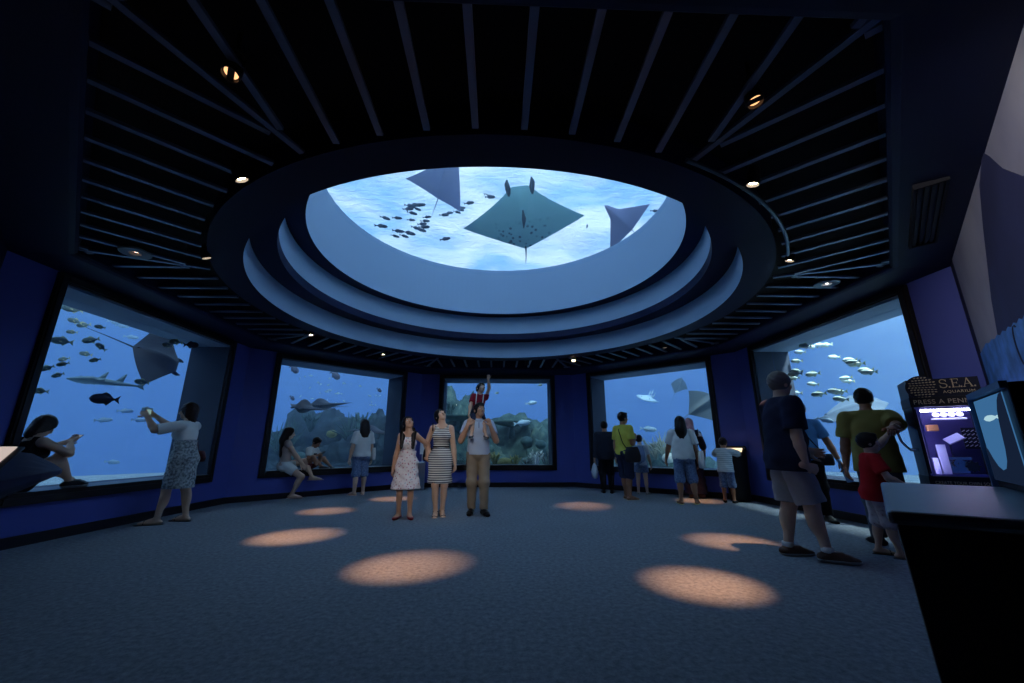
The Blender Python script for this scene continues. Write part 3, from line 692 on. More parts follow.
# ------------------------------------------------------------------ spotlights in the slatted ceiling
warm = (1, .47, .235)
bulb = emit('halogen_glow', (1, .80, .52), 25)
dimglow = emit('halogen_reflector', (1, .46, .20), 1.6)
housing = mat('lamp_housing', (.03, .03, .035), .4, metal=.5)
trimpale = mat('pale_lamp_trim', srgb(110, 125, 140), .5)
def spotlight(loc, target, label, watts, size, blend=1., group='spotlights of the slatted ceiling', glow=None, trackz=None, col=None):
    loc = Vector(loc); d = (Vector(target)-loc).normalized()
    root = empty('spotlight', loc); tag(root, label, 'spotlight', group)
    M = d.to_track_quat('-Z', 'Y').to_matrix()
    b = MB(); b.lathe([(.001, .10), (.03, .10), (.042, .07), (.05, .0), (.05, -.05), (.044, -.05), (.044, -.02), (.001, -.02)], 20, (0,0,0), M=M); b.build('housing', housing, root, smooth=False)
    l = MB(); l.lathe([(.001, -.024), (.030, -.024), (.036, -.03), (.036, -.021), (.001, -.021)], 20, (0,0,0), M=M); l.build('lens', glow or bulb, root)
    if not watts:
        l = MB(); l.box(M @ Vector((0, 0, -.034)), (.034, .10, .004), M=M @ Matrix.Rotation(.8, 3, 'Z')); l.build('baffle', housing, root)
    k = MB()
    k.tube([M @ Vector((.055, 0, .02)), M @ Vector((.06, 0, .09)) , Vector((0,0,.15))], .006, 6); k.tube([M @ Vector((-.055, 0, .02)), M @ Vector((-.06, 0, .09)), Vector((0,0,.15))], .006, 6)
    k.tube([(0,0,.14), (0,0,.26)], .012, 8); k.build('bracket', housing, root)
    if watts:
        L = bpy.data.lights.new('spot_lamp', 'SPOT'); L.energy = watts; L.color = col or warm; L.spot_size = R(size); L.spot_blend = blend; L.shadow_soft_size = .03
        lo = bpy.data.objects.new('spot_lamp', L); COL.objects.link(lo); lo.parent = root; lo.location = d*.06; lo.rotation_euler = M.to_euler()
    return root
ZL = ZC-.01
spotlight((-2.03, 2.75, ZL), (-.79, 3.95, 0), 'bright spotlight at the left rim of the ring, the nearer one', 837, 19)
spotlight((2.02, 2.66, ZL), (1.60, 3.38, 0), 'bright spotlight at the right rim of the ring, above the track', 770, 19)
spotlight((-3.24, 4.13, ZL), (-2.37, 5.2, 0), 'bright spotlight at the left rim of the ring, the farther one', 770, 19)
spotlight((3.27, 3.96, ZL), (2.62, 4.75, 0), 'bright spotlight at the lower end of the ceiling track', 644, 19)
spotlight((-1.51, 1.84, ZL), (-1.62, 1.2, 0), 'round downlight glowing orange near the top left of the ceiling', 0, 13, glow=dimglow)
spotlight((1.54, 1.91, ZL), (1.66, 1.3, 0), 'round downlight glowing orange near the top right of the ceiling', 0, 13, glow=dimglow)
spotlight((-2.6, 8.9, ZL), (-2.1, 8.7, 0), 'spotlight in the far left slats, behind the ring', 420, 20)
spotlight((3.5, 8.0, ZL), (3.95, 8.15, 0), 'spotlight in the far right slats, behind the ring', 420, 20)
spotlight((-3.5, 7.3, ZL), (-2.8, 7.14, 0), 'spotlight in the left slats above the far-left window', 420, 19)
spotlight((1.85, 9.45, ZL), (1.56, 7.6, 0), 'spotlight in the far slats between the middle and far-right windows', 420, 19)
spotlight((-.85, .9, ZC-.13), (-.95, 6.4, .9), 'added front spotlight on the passage ceiling, out of view, brightening the family', 240, 26, blend=1., col=(1, .93, .86))  # added lamp out of view, lights the family from the front
spotlight((.75, 9.95, ZL), (.8, 10.6, 0), 'tiny orange spotlight above the middle window', 0, 20, glow=dimglow)
def downlight(loc, label, glow):
    root = empty('downlight', loc); tag(root, label, 'downlight', 'recessed downlights of the slatted ceiling')
    b = MB(); b.lathe([(.055, .0), (.14, .0), (.145, .015), (.055, .06)], 32, (0,0,0), True); b.build('trim_ring', trimpale, root)
    l = MB(); l.lathe([(.001, .03), (.054, .03), (.054, .05), (.001, .05)], 24, (0,0,0), True); l.build('cup', housing, root)
    l = MB(); l.box((.012, .012, .024), (.05, .02, .01), .5); l.box((-.012, -.02, .024), (.04, .02, .01), .5); l.build('lamp', glow, root)
downlight((-3.99, 4.13, ZC-.02), 'recessed downlight with a pale disc trim, left of the ring', emit('downlight_glow', (1, .6, .4), 5))
downlight((4.29, 4.69, ZC-.02), 'recessed downlight with a pale disc trim, right of the ring', emit('downlight_glow_white', (1, .85, .75), 8))
# lighting track that follows the ring on the right
tr = MB(); pts = []
for k in range(24):
    a = R(-69+ (69-34)*k/23); pts.append((3.82*math.cos(a), CY+3.82*math.sin(a), ZC-.04))
tr.tube(pts, .018, 6); o = tr.build('lighting_track', mat('track_metal', srgb(70, 84, 92), .35, metal=.6)); tag(o, 'thin curved lighting track along the right rim of the ceiling ring', 'track')
# small white sprinkler heads on the step of the oculus
for (px, py, r, lab) in ((368, 300, RB+.13, 'small white sprinkler head on the oculus step, the left one'), (543, 321, RB+.13, 'small white sprinkler head on the oculus step, the middle one'), (689, 265, RB+.13, 'small grey sprinkler head on the oculus step, the right one')):
    q = at_height(px, py, ZB-.03); v = Vector((q.x, q.y-CY, 0)).normalized()*(RB+.12)
    root = empty('sprinkler', (v.x, CY+v.y, ZB)); tag(root, lab, 'sprinkler')
    b = MB(); b.lathe([(.001, 0), (.03, 0), (.03, -.012), (.012, -.016), (.012, -.03), (.001, -.03)], 16); b.build('base', white, root)
    b = MB(); b.ball((0,0,-.042), (.02, .02, .014)); b.tube([(.02,0,-.03), (.02,0,-.055)], .003, 5); b.tube([(-.02,0,-.03), (-.02,0,-.055)], .003, 5); b.build('deflector', white, root)
# smoke detector and slot vent
root = empty('smoke_detector', (4.55*.9, 4.35, ZC+.02)); 
b = MB(); b.lathe([(.001, -.05), (.03, -.045), (.06, -.02), (.065, .05), (.001, .05)], 20); b.build('body', housing, root); tag(root, 'dark round smoke detector at the edge of the right slats', 'detector')
bpy.data.objects.remove(root.children[0]); bpy.data.objects.remove(root)
# ------------------------------------------------------------------ people: smooth bodies grown from joints
def V(*a): return np.array(a, float)
def unit(a): return a/(np.linalg.norm(a)+1e-9)
class Prim: pass
def RC(a, b, ra, rb, flat=None, f=1., k=None, clip=()):
    """tapered limb between two joints; flat = axis along which it is squashed by f"""
    p = Prim(); a, b = np.asarray(a, float), np.asarray(b, float); ba = b-a
    n = unit(np.asarray(flat, float)) if flat is not None else None
    g = 1/f-1
    bs = ba + n*(ba@n)*g if n is not None else ba
    L = max(bs@bs, 1e-9)
    def d(X, Y, Z):
        x, y, z = X-a[0], Y-a[1], Z-a[2]
        if n is not None:
            q = (x*n[0]+y*n[1]+z*n[2])*g
            x, y, z = x+n[0]*q, y+n[1]*q, z+n[2]*q
        t = np.clip((x*bs[0]+y*bs[1]+z*bs[2])/L, 0, 1)
        return (np.sqrt((x-t*bs[0])**2+(y-t*bs[1])**2+(z-t*bs[2])**2) - (ra+(rb-ra)*t))*min(1, (f+1)/2)
    m = max(ra, rb)*max(1, f)
    p.d, p.lo, p.hi, p.k, p.clip = d, np.minimum(a, b)-m, np.maximum(a, b)+m, k, clip
    return p
def EL(c, r, ax=None, k=None, clip=()):
    p = Prim(); c = np.asarray(c, float); r = np.asarray(r, float)
    A = np.eye(3) if ax is None else np.array([unit(q) for q in ax])
    mr = r.min()
    def d(X, Y, Z):
        x, y, z = X-c[0], Y-c[1], Z-c[2]
        u = [(x*A[i][0]+y*A[i][1]+z*A[i][2])/r[i] for i in range(3)]
        k0 = np.sqrt(u[0]**2+u[1]**2+u[2]**2)
        k1 = np.sqrt((u[0]/r[0])**2+(u[1]/r[1])**2+(u[2]/r[2])**2)+1e-9
        return k0*(k0-1)/k1
    m = r.max()
    p.d, p.lo, p.hi, p.k, p.clip = d, c-m, c+m, k, clip
    return p
def sdf_mesh(prims, h, k=.02, subs=(), clips=(), wrinkle=0, wseed=0, wscale=1., lo=None, hi=None):
    lo_ = np.min([p.lo for p in prims], 0)-3*h if lo is None else np.asarray(lo, float)
    hi_ = np.max([p.hi for p in prims], 0)+3*h if hi is None else np.asarray(hi, float)
    n = np.maximum(4, np.ceil((hi_-lo_)/h).astype(int)+1)
    ax = [lo_[i]+h*np.arange(n[i]) for i in range(3)]
    F = np.full(n, .5, np.float32)
    def region(p, m):
        s = []
        for i in range(3):
            i0 = max(0, int((p.lo[i]-m-lo_[i])/h)); i1 = min(n[i], int((p.hi[i]+m-lo_[i])/h)+2)
            if i1-i0 < 1: return None
            s.append(slice(i0, i1))
        return tuple(s), ax[0][s[0]][:,None,None], ax[1][s[1]][None,:,None], ax[2][s[2]][None,None,:]
    for p in prims:
        kk = p.k if p.k is not None else k
        g = region(p, kk+2*h)
        if g is None: continue
        s, X, Y, Z = g; d = p.d(X, Y, Z)
        for (q, nn_) in p.clip: d = np.maximum(d, (X-q[0])*nn_[0]+(Y-q[1])*nn_[1]+(Z-q[2])*nn_[2])
        a = F[s]; hh = np.maximum(kk-np.abs(a-d), 0)/kk
        F[s] = np.minimum(a, d)-hh*hh*kk*.25
    X, Y, Z = ax[0][:,None,None], ax[1][None,:,None], ax[2][None,None,:]
    if wrinkle:
        w = wscale
        F += (wrinkle*(np.sin(31*w*X+17*w*Z+wseed)*np.sin(23*w*Z+11*w*Y+2*wseed)+.6*np.sin(47*w*Z+29*w*X*np.sign(np.sin(9*Y+wseed))+13*w*Y))).astype(np.float32)
    for p in subs:
        g = region(p, 2*h)
        if g is None: continue
        s, x, y, z = g; F[s] = np.maximum(F[s], -p.d(x, y, z))
    for (q, nn_) in clips: F = np.maximum(F, ((X-q[0])*nn_[0]+(Y-q[1])*nn_[1]+(Z-q[2])*nn_[2]).astype(np.float32))
    for i in range(3):
        e = [slice(None)]*3
        for j in (0, -1): e[i] = j; F[tuple(e)] = np.maximum(F[tuple(e)], 1e-3)
    return nets(F, lo_, h)
def nets(F, org, h):
    ins = F < 0
    c = np.zeros(np.array(F.shape)-1, np.int8)
    offs = [(i, j, k) for i in (0,1) for j in (0,1) for k in (0,1)]
    for o in offs: c += ins[o[0]:F.shape[0]-1+o[0], o[1]:F.shape[1]-1+o[1], o[2]:F.shape[2]-1+o[2]]
    act = (c > 0) & (c < 8); idx = np.argwhere(act)
    if len(idx) == 0: return np.zeros((0,3)), np.zeros((0,4), int)
    vid = np.full(act.shape, -1, np.int64); vid[act] = np.arange(len(idx))
    val = {o: F[idx[:,0]+o[0], idx[:,1]+o[1], idx[:,2]+o[2]] for o in offs}
    acc = np.zeros((len(idx), 3)); cnt = np.zeros(len(idx))
    for o in offs:
        for a in range(3):
            if o[a]: continue
            q = list(o); q[a] = 1; q = tuple(q)
            f0, f1 = val[o], val[q]; m = (f0 < 0) != (f1 < 0)
            t = np.where(m, f0/np.where(m, f0-f1, 1), 0)
            P = np.array(o, float)[None,:].repeat(len(idx), 0); P[:,a] += t
            acc += P*m[:,None]; cnt += m
    v = org + h*(idx+acc/cnt[:,None])
    quads = []
    for a in range(3):
        b, d = (a+1) % 3, (a+2) % 3
        s0 = [slice(1, -1)]*3; s1 = [slice(1, -1)]*3
        s0[a] = slice(0, -1); s1[a] = slice(1, None)
        A, B = ins[tuple(s0)], ins[tuple(s1)]
        w = np.argwhere(A != B); fl = A[tuple(w.T)]
        base = w.copy(); base[:,b] += 1; base[:,d] += 1
        def cell(db, dd):
            q = base.copy(); q[:,b] += db; q[:,d] += dd; return vid[tuple(q.T)]
        Q = np.stack([cell(-1,-1), cell(0,-1), cell(0,0), cell(-1,0)], 1)
        Q[~fl] = Q[~fl][:, ::-1]; quads.append(Q)
    return v, np.concatenate(quads)
def mesh_obj(name, parts, m, parent=None):
    vs, fs, b = [], [], 0
    for v, f in parts:
        if len(v) == 0: continue
        vs.append(v); fs.append(f+b); b += len(v)
    v = np.concatenate(vs); f = np.concatenate(fs)
    me = bpy.data.meshes.new(name); me.vertices.add(len(v)); me.vertices.foreach_set('co', v.astype(np.float32).ravel())
    me.loops.add(f.size); me.loops.foreach_set('vertex_index', f.astype(np.int32).ravel())
    me.polygons.add(len(f)); me.polygons.foreach_set('loop_start', np.arange(0, f.size, 4, dtype=np.int32)); me.polygons.foreach_set('loop_total', np.full(len(f), 4, np.int32))
    me.update(calc_edges=True); me.validate()
    me.polygons.foreach_set('use_smooth', np.ones(len(me.polygons), bool))
    me.materials.append(m)
    o = bpy.data.objects.new(name, me); COL.objects.link(o)
    if parent: o.parent = parent
    return o
def rot(v, ax, deg):
    a = R(deg); ax = unit(ax); return v*math.cos(a)+np.cross(ax, v)*math.sin(a)+ax*(ax@v)*(1-math.cos(a))
def ik(a, t, l1, l2, hint):
    d = t-a; L = np.linalg.norm(d); L2 = min(L, (l1+l2)*.999); e = unit(d); t = a+e*L2
    x = (l1*l1-l2*l2+L2*L2)/(2*L2); y = math.sqrt(max(0, l1*l1-x*x))
    hp = hint-e*(hint@e); return a+e*x+unit(hp)*y, t
class Fig:
    """joints of one person; local x = the person's right, y = forward, z = up"""
    def __init__(s, H, loc, face, pelvis=None, lean=0, side=0, twist=0, head=(0, 0, 0), feet=None, knees=None, hands=(None, None), elbows=(None, None),
                 hdirs=(None, None), palms=(None, None), curl=(22, 22), hs=1., wide=1., female=False, toes=(8, -8), legs=1., footpitch=(0, 0), belly=0.):
        s.H, s.loc, s.rz = H, Vector(loc), math.atan2(face[1], face[0])-math.pi/2
        s.hs, s.wide, s.female = hs, wide, female
        Z = V(0,0,1)
        s.P = np.asarray(pelvis, float) if pelvis is not None else V(0, 0, .515*H)
        u = rot(V(0,0,1), V(1,0,0), -lean); u = rot(u, V(0,1,0), side)
        r = rot(V(1,0,0), V(0,1,0), side); s.pr = r; s.pf = np.cross(u, r); r = rot(r, u, twist)
        s.u, s.r, s.f = u, unit(r), unit(np.cross(u, r))
        s.N = s.P+u*.315*H; sw = (.094 if female else .103)*H*wide
        s.S = [s.P+u*.277*H+s.r*sw*q for q in (1, -1)]          # 0 right, 1 left
        s.hip = [s.P+s.pr*.052*H*q for q in (1, -1)]
        pit, yaw, tilt = head
        hu, hr = s.u.copy(), s.r.copy(); hf = s.f
        hr = rot(hr, hu, yaw); hf = rot(hf, hu, yaw)
        hf = rot(hf, hr, pit); hu = rot(hu, hr, pit)
        hu = rot(hu, hf, tilt); hr = rot(hr, hf, tilt)
        s.hu, s.hr, s.hf = hu, hr, hf
        s.HB = s.N+s.u*.028*H+s.f*.006*H
        s.HC = s.HB+hu*.064*H*hs**.8+hf*.012*H
        # legs
        s.lk = legs
        feet = feet or ((.06*H, .0, .04*H), (-.06*H, .0, .04*H)); s.A, s.K = [], []
        for i in (0, 1):
            hint = np.asarray((knees or ((.06, 1, .1), (-.06, 1, .1)))[i], float)
            k, a = ik(s.hip[i], np.asarray(feet[i], float), .245*H*legs, .235*H*legs, hint); s.K.append(k); s.A.append(a)
        s.toe, s.fp = toes, footpitch
        s.E, s.W, s.hd, s.pn, s.curl = [], [], [], [], curl
        for i in (0, 1):
            q = 1 if i == 0 else -1
            t = hands[i]
            if t is None: t = s.S[i]+s.r*q*.05*H-Z*.318*H+s.f*.03*H
            hint = elbows[i] if elbows[i] is not None else s.r*q*.35-s.f*1.0
            e, w = ik(s.S[i], np.asarray(t, float), .172*H, .152*H, np.asarray(hint, float)); s.E.append(e); s.W.append(w)
            d = unit(w-e) if hdirs[i] is None else unit(np.asarray(hdirs[i], float)); s.hd.append(d)
            p = palms[i] if palms[i] is not None else -s.r*q
            p = np.asarray(p, float); s.pn.append(unit(p-d*(p@d)))
        s.belly = belly
    def local(s, w):
        c, n = math.cos(-s.rz), math.sin(-s.rz); x, y = w[0]-s.loc.x, w[1]-s.loc.y
        return V(x*c-y*n, x*n+y*c, w[2]-s.loc.z)
    # ---- shapes
    def torso(s, e=0):
        H, w = s.H, s.wide; ax = (s.r, s.f, s.u); pax = (s.pr, s.pf, s.u); hipw = .098 if s.female else .086
        o = [EL(s.P+s.u*.012*H, (hipw*H*w+e, .072*H+e, .075*H+e), pax),
             RC(s.P+s.u*.05*H, s.P+s.u*.13*H, (.078 if s.female else .086)*H*w+e, (.076 if s.female else .088)*H*w+e, s.f, .72),
             EL(s.P+s.u*.205*H, ((.084 if s.female else .096)*H*w+e, .064*H+e, .095*H+e), ax),
             RC(s.S[0]-s.r*.012*H, s.N-s.u*.040*H, .033*H+e*.8, .040*H+e), RC(s.S[1]+s.r*.012*H, s.N-s.u*.040*H, .033*H+e*.8, .040*H+e),
             RC(s.N-s.u*.005*H, s.S[0], .028*H+e*.8, .024*H+e*.8, k=.03), RC(s.N-s.u*.005*H, s.S[1], .028*H+e*.8, .024*H+e*.8, k=.03)]
        if s.belly: o.append(EL(s.P+s.u*.09*H+s.f*s.belly, (.08*H+e, .07*H+e, .075*H+e), ax))
        for q in (1, -1):
            o.append(EL(s.P+s.pr*q*.045*H-s.pf*.035*H-s.u*.01*H, (.05*H+e, .05*H+e, .055*H+e), pax))
            if s.female: o.append(EL(s.P+s.u*.205*H+s.r*q*.042*H+s.f*.045*H, (.040*H+e, .036*H+e, .040*H+e), ax))
        return o
    def arm(s, i, e=0, t=2., flare=0.):
        """sleeve or arm down to t (1 = elbow, 2 = wrist)"""
        H = s.H; o = []; w = s.wide**.5
        if t <= 1:
            q = s.S[i]+(s.E[i]-s.S[i])*t; c = ((q, unit(s.E[i]-s.S[i])),) if t < 1 else ()
            o.append(RC(s.S[i], s.E[i], .033*H*w+e, .027*H*w+e+flare, clip=c))
        else:
            o.append(RC(s.S[i], s.E[i], .033*H*w+e, .026*H*w+e)); q = s.E[i]+(s.W[i]-s.E[i])*(t-1)
            c = ((q, unit(s.W[i]-s.E[i])),) if t < 2 else ()
            mid = s.E[i]+(s.W[i]-s.E[i])*.3
            o.append(RC(s.E[i], mid, .0255*H*w+e, .0265*H*w+e)); o.append(RC(mid, s.W[i], .0265*H*w+e, .0175*H+e, clip=c))
        return o
    def leg(s, i, e=0, t=2., flare=0.):
        H = s.H; w = s.wide**.7; o = []; d1, d2 = unit(s.K[i]-s.hip[i]), unit(s.A[i]-s.K[i])
        if t <= 1:
            q = s.hip[i]+(s.K[i]-s.hip[i])*t
            o.append(RC(s.hip[i], s.K[i], .056*H*w+e, .038*H*w+e+flare, clip=((q, d1),) if t < 1 else ()))
        else:
            o.append(RC(s.hip[i], s.K[i], .053*H*w+e, .036*H*w+e+flare*.6)); q = s.K[i]+(s.A[i]-s.K[i])*(t-1)
            c = ((q, d2),) if t < 2 else ()
            o.append(RC(s.K[i], s.A[i], .034*H*w+e+flare*.6, .0215*H+e+flare, clip=c))
            if e: o.append(EL(s.K[i], (.046*H*w+e,)*3, k=.03))
            if True:
                back = unit(np.cross(d2, s.pr)); back = back if back@s.pf < 0 else -back
                m = s.K[i]+(s.A[i]-s.K[i])*.30
                o.append(EL(m+back*.012*H, (.031*H*w+e, .034*H*w+e, .085*H), (s.pr, np.cross(d2, s.pr), d2), clip=c))
        return o
    def footdir(s, i):
        f = rot(unit(V(s.pf[0], s.pf[1], 0)), V(0,0,1), -s.toe[i]); r = np.cross(f, V(0,0,1)); return rot(f, r, s.fp[i])
    def foot(s, i, e=0, lift=0):
        H = s.H; f = s.footdir(i); dn = unit(V(0,0,-1)+f*(f[2]))
        h = s.A[i]-f*.022*H+dn*(.018*H-lift); b = s.A[i]+f*.075*H+dn*(.022*H-lift); t = s.A[i]+f*.108*H+dn*(.027*H-lift)
        o = [RC(h, b, .022*H+e, .024*H+e, dn, .75, k=.015), RC(b, t, .024*H+e, .018*H+e, dn, .62, k=.015), RC(s.A[i], s.A[i]+f*.05*H+dn*.012*H, .02*H+e, .018*H+e, k=.02)]
        return o
    def head_prims(s):
        H, k = s.H, s.H*s.hs; c, u, f, r = s.HC, s.hu, s.hf, s.hr; ax = (r, f, u)
        o = [EL(c+u*.010*k-f*.008*k, (.044*k, .056*k, .056*k), ax), EL(c+f*.016*k-u*.030*k, (.034*k, .036*k, .040*k), ax), EL(c+f*.030*k-u*.052*k, (.017*k, .014*k, .013*k), ax, k=.02),
             RC(s.N-s.u*.03*H, c-u*.035*k-f*.012*k, .033*H, .030*k, k=.02),
             RC(c+f*.046*k+u*.004*k, c+f*.061*k-u*.020*k, .006*k, .0095*k, k=.008),
             RC(c+f*.046*k+u*.018*k+r*.02*k, c+f*.046*k+u*.018*k-r*.02*k, .008*k, .008*k, k=.015)]
        for q in (1, -1):
            o.append(EL(c+r*q*.046*k-f*.008*k-u*.008*k, (.006*k, .012*k, .018*k), ax, k=.008))
            o.append(EL(c+r*q*.024*k+f*.036*k-u*.016*k, (.014*k, .012*k, .014*k), ax, k=.015))
        return o
    def hand_prims(s, i):
        H = s.H*1.04; w, d, n = s.W[i], s.hd[i], s.pn[i]; q = 1 if i == 0 else -1
        sd = unit(np.cross(d, n))                                  # towards the little finger or thumb
        th = -sd if (np.cross(d, n)@s.r)*0+1 and False else None
        # thumb side: palm towards body, fingers down -> thumb points forward
        tdir = np.cross(n, d)*q
        o = [RC(w-d*.02*H, w+d*.012*H, .0175*H, .018*H, n, .8, k=.012), RC(w+d*.012*H, w+d*.045*H, .020*H, .025*H, n, .45, k=.012)]
        for j, ln in enumerate((.040, .046, .043, .034)):
            a = tdir*(.0185-.0123*j)*H
            b0 = w+d*.050*H+a; dd = unit(d+tdir*(.10-.075*j)); c = s.curl[i]
            ax = unit(np.cross(dd, n))
            d1 = rot(dd, ax, c); d2 = rot(dd, ax, c*2.1); d3 = rot(dd, ax, c*2.9)
            p1 = b0+d1*ln*.45*H; p2 = p1+d2*ln*.32*H; p3 = p2+d3*ln*.26*H
            o += [RC(b0-dd*.012*H, p1, .0058*H, .0054*H, k=.003), RC(p1, p2, .0054*H, .005*H, k=.003), RC(p2, p3, .005*H, .0044*H, k=.003)]
        t0 = w+d*.014*H+tdir*.018*H; t1 = t0+unit(d*.7+tdir*.62+n*.25)*.030*H; t2 = t1+unit(d*.9+tdir*.25+n*.35)*.024*H
        o += [RC(t0, t1, .0085*H, .0068*H, k=.006), RC(t1, t2, .0068*H, .0052*H, k=.004)]
        return o
    def body(s, name, m, hb=.012, hh=.0065, hn=.0045):
        p = s.torso()
        for i in (0, 1): p += s.arm(i)+s.leg(i)+s.foot(i)
        p.append(RC(s.N-s.u*.03*s.H, s.HB, .033*s.H, .031*s.H))
        parts = [sdf_mesh(p, hb, .022), sdf_mesh(s.head_prims(), hh, .014)]
        for i in (0, 1): parts.append(sdf_mesh(s.hand_prims(i), hn, .01))
        s.o = mesh_obj(name, parts, m); s.o.location = s.loc; s.o.rotation_euler = (0, 0, s.rz)
        return s.o
    # ---- clothing
    def shirt(s, m, name='shirt', e=.012, sleeve=.6, hem=.03, flare=.012, neck=.012, wr=.0022, h=.010, loose=0., scoop=1., extra=None):
        p = s.torso(e)
        if not sleeve:
            q = .074*s.H*s.wide; p = [x for n_, x in enumerate(p) if n_ not in (3, 4, 5, 6)]
            for sg_ in (1, -1): p.append(RC(s.N-s.u*.02*s.H+s.r*sg_*.058*s.H*s.wide, s.N-s.u*.07*s.H+s.r*sg_*.058*s.H*s.wide, .036*s.H+e*.6, .040*s.H+e, clip=((s.N+s.r*sg_*q, s.r*sg_),)))
        if loose: p.append(RC(s.P+s.u*.2*s.H, s.P-s.u*hem*s.H, .088*s.H*s.wide+e, .098*s.H*s.wide+e+loose, s.f, .74))
        if sleeve:
            for i in (0, 1): p += s.arm(i, e+.002, sleeve, flare)
        cl = [(s.N+s.u*neck*s.H, unit(s.u-s.f*.0)), (s.P-s.u*hem*s.H, -s.u)]
        subs = [EL(s.N+s.f*.05*s.H+s.u*.02*s.H, (.034*s.H*scoop, .05*s.H, .03*s.H*scoop), (s.r, s.f, s.u))]
        return mesh_obj(name, [sdf_mesh(p, h, .022, subs, cl, wr, s.H*7)], m, s.o)
    def trousers(s, m, name='trousers', e=.010, t=1.93, flare=.016, top=.065, wr=.0024, h=.010):
        p = [q for q in s.torso(e+.002)[:2]]+s.torso(e)[-2 if not s.female else -4:]
        for i in (0, 1): p += s.leg(i, e, t, flare)
        return mesh_obj(name, [sdf_mesh(p, h, .012, (), [(s.P+s.u*top*s.H, s.u)], wr, s.H*5)], m, s.o)
    def skirt(s, m, name='skirt', top=.1, hem=.26, r0=.078, r1=.125, f0=.78, wr=.004, h=.010, cx=None):
        H = s.H; a = s.P+s.u*top*H; b = V(s.P[0], s.P[1], hem*H) if cx is None else cx
        p = s.torso(.014)[:2]+s.torso(.014)[-4:]
        p += [RC(a, s.P, r0*H*s.wide+.012, .104*H*s.wide+.012, s.pf, f0), RC(s.P, b, .104*H*s.wide+.012, r1*H, s.pf, .85)]
        for i in (0, 1): p += s.leg(i, .016, .8)
        return mesh_obj(name, [sdf_mesh(p, h, .03, (), [(a, s.u), (b, unit(b-s.P))], wr, 3.3)], m, s.o)
    def shoes(s, m, name='shoe', e=.008, top=.03, h=.007, sole=None):
        for i in (0, 1):
            p = s.foot(i, e); f = s.footdir(i); dn = unit(V(0,0,-1)+f*f[2])
            lowest = s.A[i]+dn*(.04*s.H)
            mesh_obj(name, [sdf_mesh(p, h, .012, (), [(s.A[i]-dn*top*s.H*.5, -dn), (lowest, dn)])], m, s.o)
            if sole:
                mesh_obj('sole', [sdf_mesh(s.foot(i, e+.005), h, .012, (), [(s.A[i]+dn*.026*s.H, -dn), (lowest+dn*.006, dn)])], sole, s.o)
    def sandals(s, m, strap=True):
        for i in (0, 1):
            f = s.footdir(i); dn = unit(V(0,0,-1)+f*f[2]); H = s.H; q = s.A[i]+dn*.034*H
            r = np.cross(f, -dn)
            o = mesh_obj('sandal', [sdf_mesh([RC(q-f*.03*H, q+f*.12*H, .026*H, .030*H, dn, .4)], .007, .01, (), [(q, -dn), (s.A[i]+dn*.041*H, dn)])], m, s.o)
            if strap:
                a = s.A[i]+f*.075*H+dn*.02*H
                b = MB(); b.tube([a+r*.026*H+dn*.012*H, a+r*.018*H-dn*.012*H, a-dn*.017*H, a-r*.018*H-dn*.012*H, a-r*.026*H+dn*.012*H], .006, 6); k = b.build('strap', m, s.o, smooth=True)
    def hair(s, m, style='short', length=.2, name='hair', wr=.002, h=.007, bangs=True):
        k = s.H*s.hs; c, u, f, r = s.HC, s.hu, s.hf, s.hr; ax = (r, f, u); H = s.H
        e = .007*k if style in ('short',) else .011*k
        p = [EL(c+u*.014*k-f*.010*k, (.046*k+e, .058*k+e, .056*k+e), ax)]
        subs = [EL(c+f*.056*k-u*.024*k, (.050*k, .050*k, .052*k), ax), EL(c-u*.085*k+f*.01*k, (.08*k, .06*k, .055*k), ax)] if style != 'long' else [EL(c+f*.056*k-u*.024*k, (.044*k, .046*k, .058*k), ax)]
        if style == 'buzz': p = [EL(c+u*.012*k-f*.010*k, (.047*k, .058*k, .058*k), ax)]
        if style in ('long', 'bob'):
            L = length; bk = c-f*.035*k
            dwn = unit(V(0,0,-1)-s.f*.02)
            back = s.N-s.f*.058*H-s.u*(L-.08)*H if style == 'long' else c-f*.03*k-u*.07*k
            p += [RC(bk+u*.01*k, s.N-s.f*.045*H, .062*k, .068*k, f, .72), RC(s.N-s.f*.045*H, back, .068*k, .050*k, s.f, .5)] if style == 'long' else [RC(bk, back, .053*k, .052*k, f, .8)]
            for q in (1, -1): p.append(RC(c+r*q*.042*k-f*.014*k+u*.01*k, c+r*q*.046*k-f*.018*k-u*.075*k, .018*k, .017*k))
        if style == 'pigtails':
            for q in (1, -1):
                a = c+r*q*.040*k-f*.03*k-u*.05*k; b = s.N+s.r*q*.056*H+s.f*.055*H-s.u*.005*H; d = s.N+s.r*q*.056*H+s.f*.104*H-s.u*.155*H
                p += [RC(a, b, .024*k, .026*k), RC(b, d, .026*k, .014*k)]
        if style == 'tied':
            a = c-f*.062*k-u*.015*k; p += [EL(a, (.022*k, .02*k, .024*k), ax), RC(a-u*.01*k, a-u*.11*k-f*.01*k, .018*k, .010*k)]
        if style == 'short' and bangs: p.append(EL(c+u*.05*k+f*.025*k, (.040*k, .030*k, .018*k), ax))
        return mesh_obj(name, [sdf_mesh(p, h, .012, subs, (), wr, 1.7, 3.0)], m, s.o)
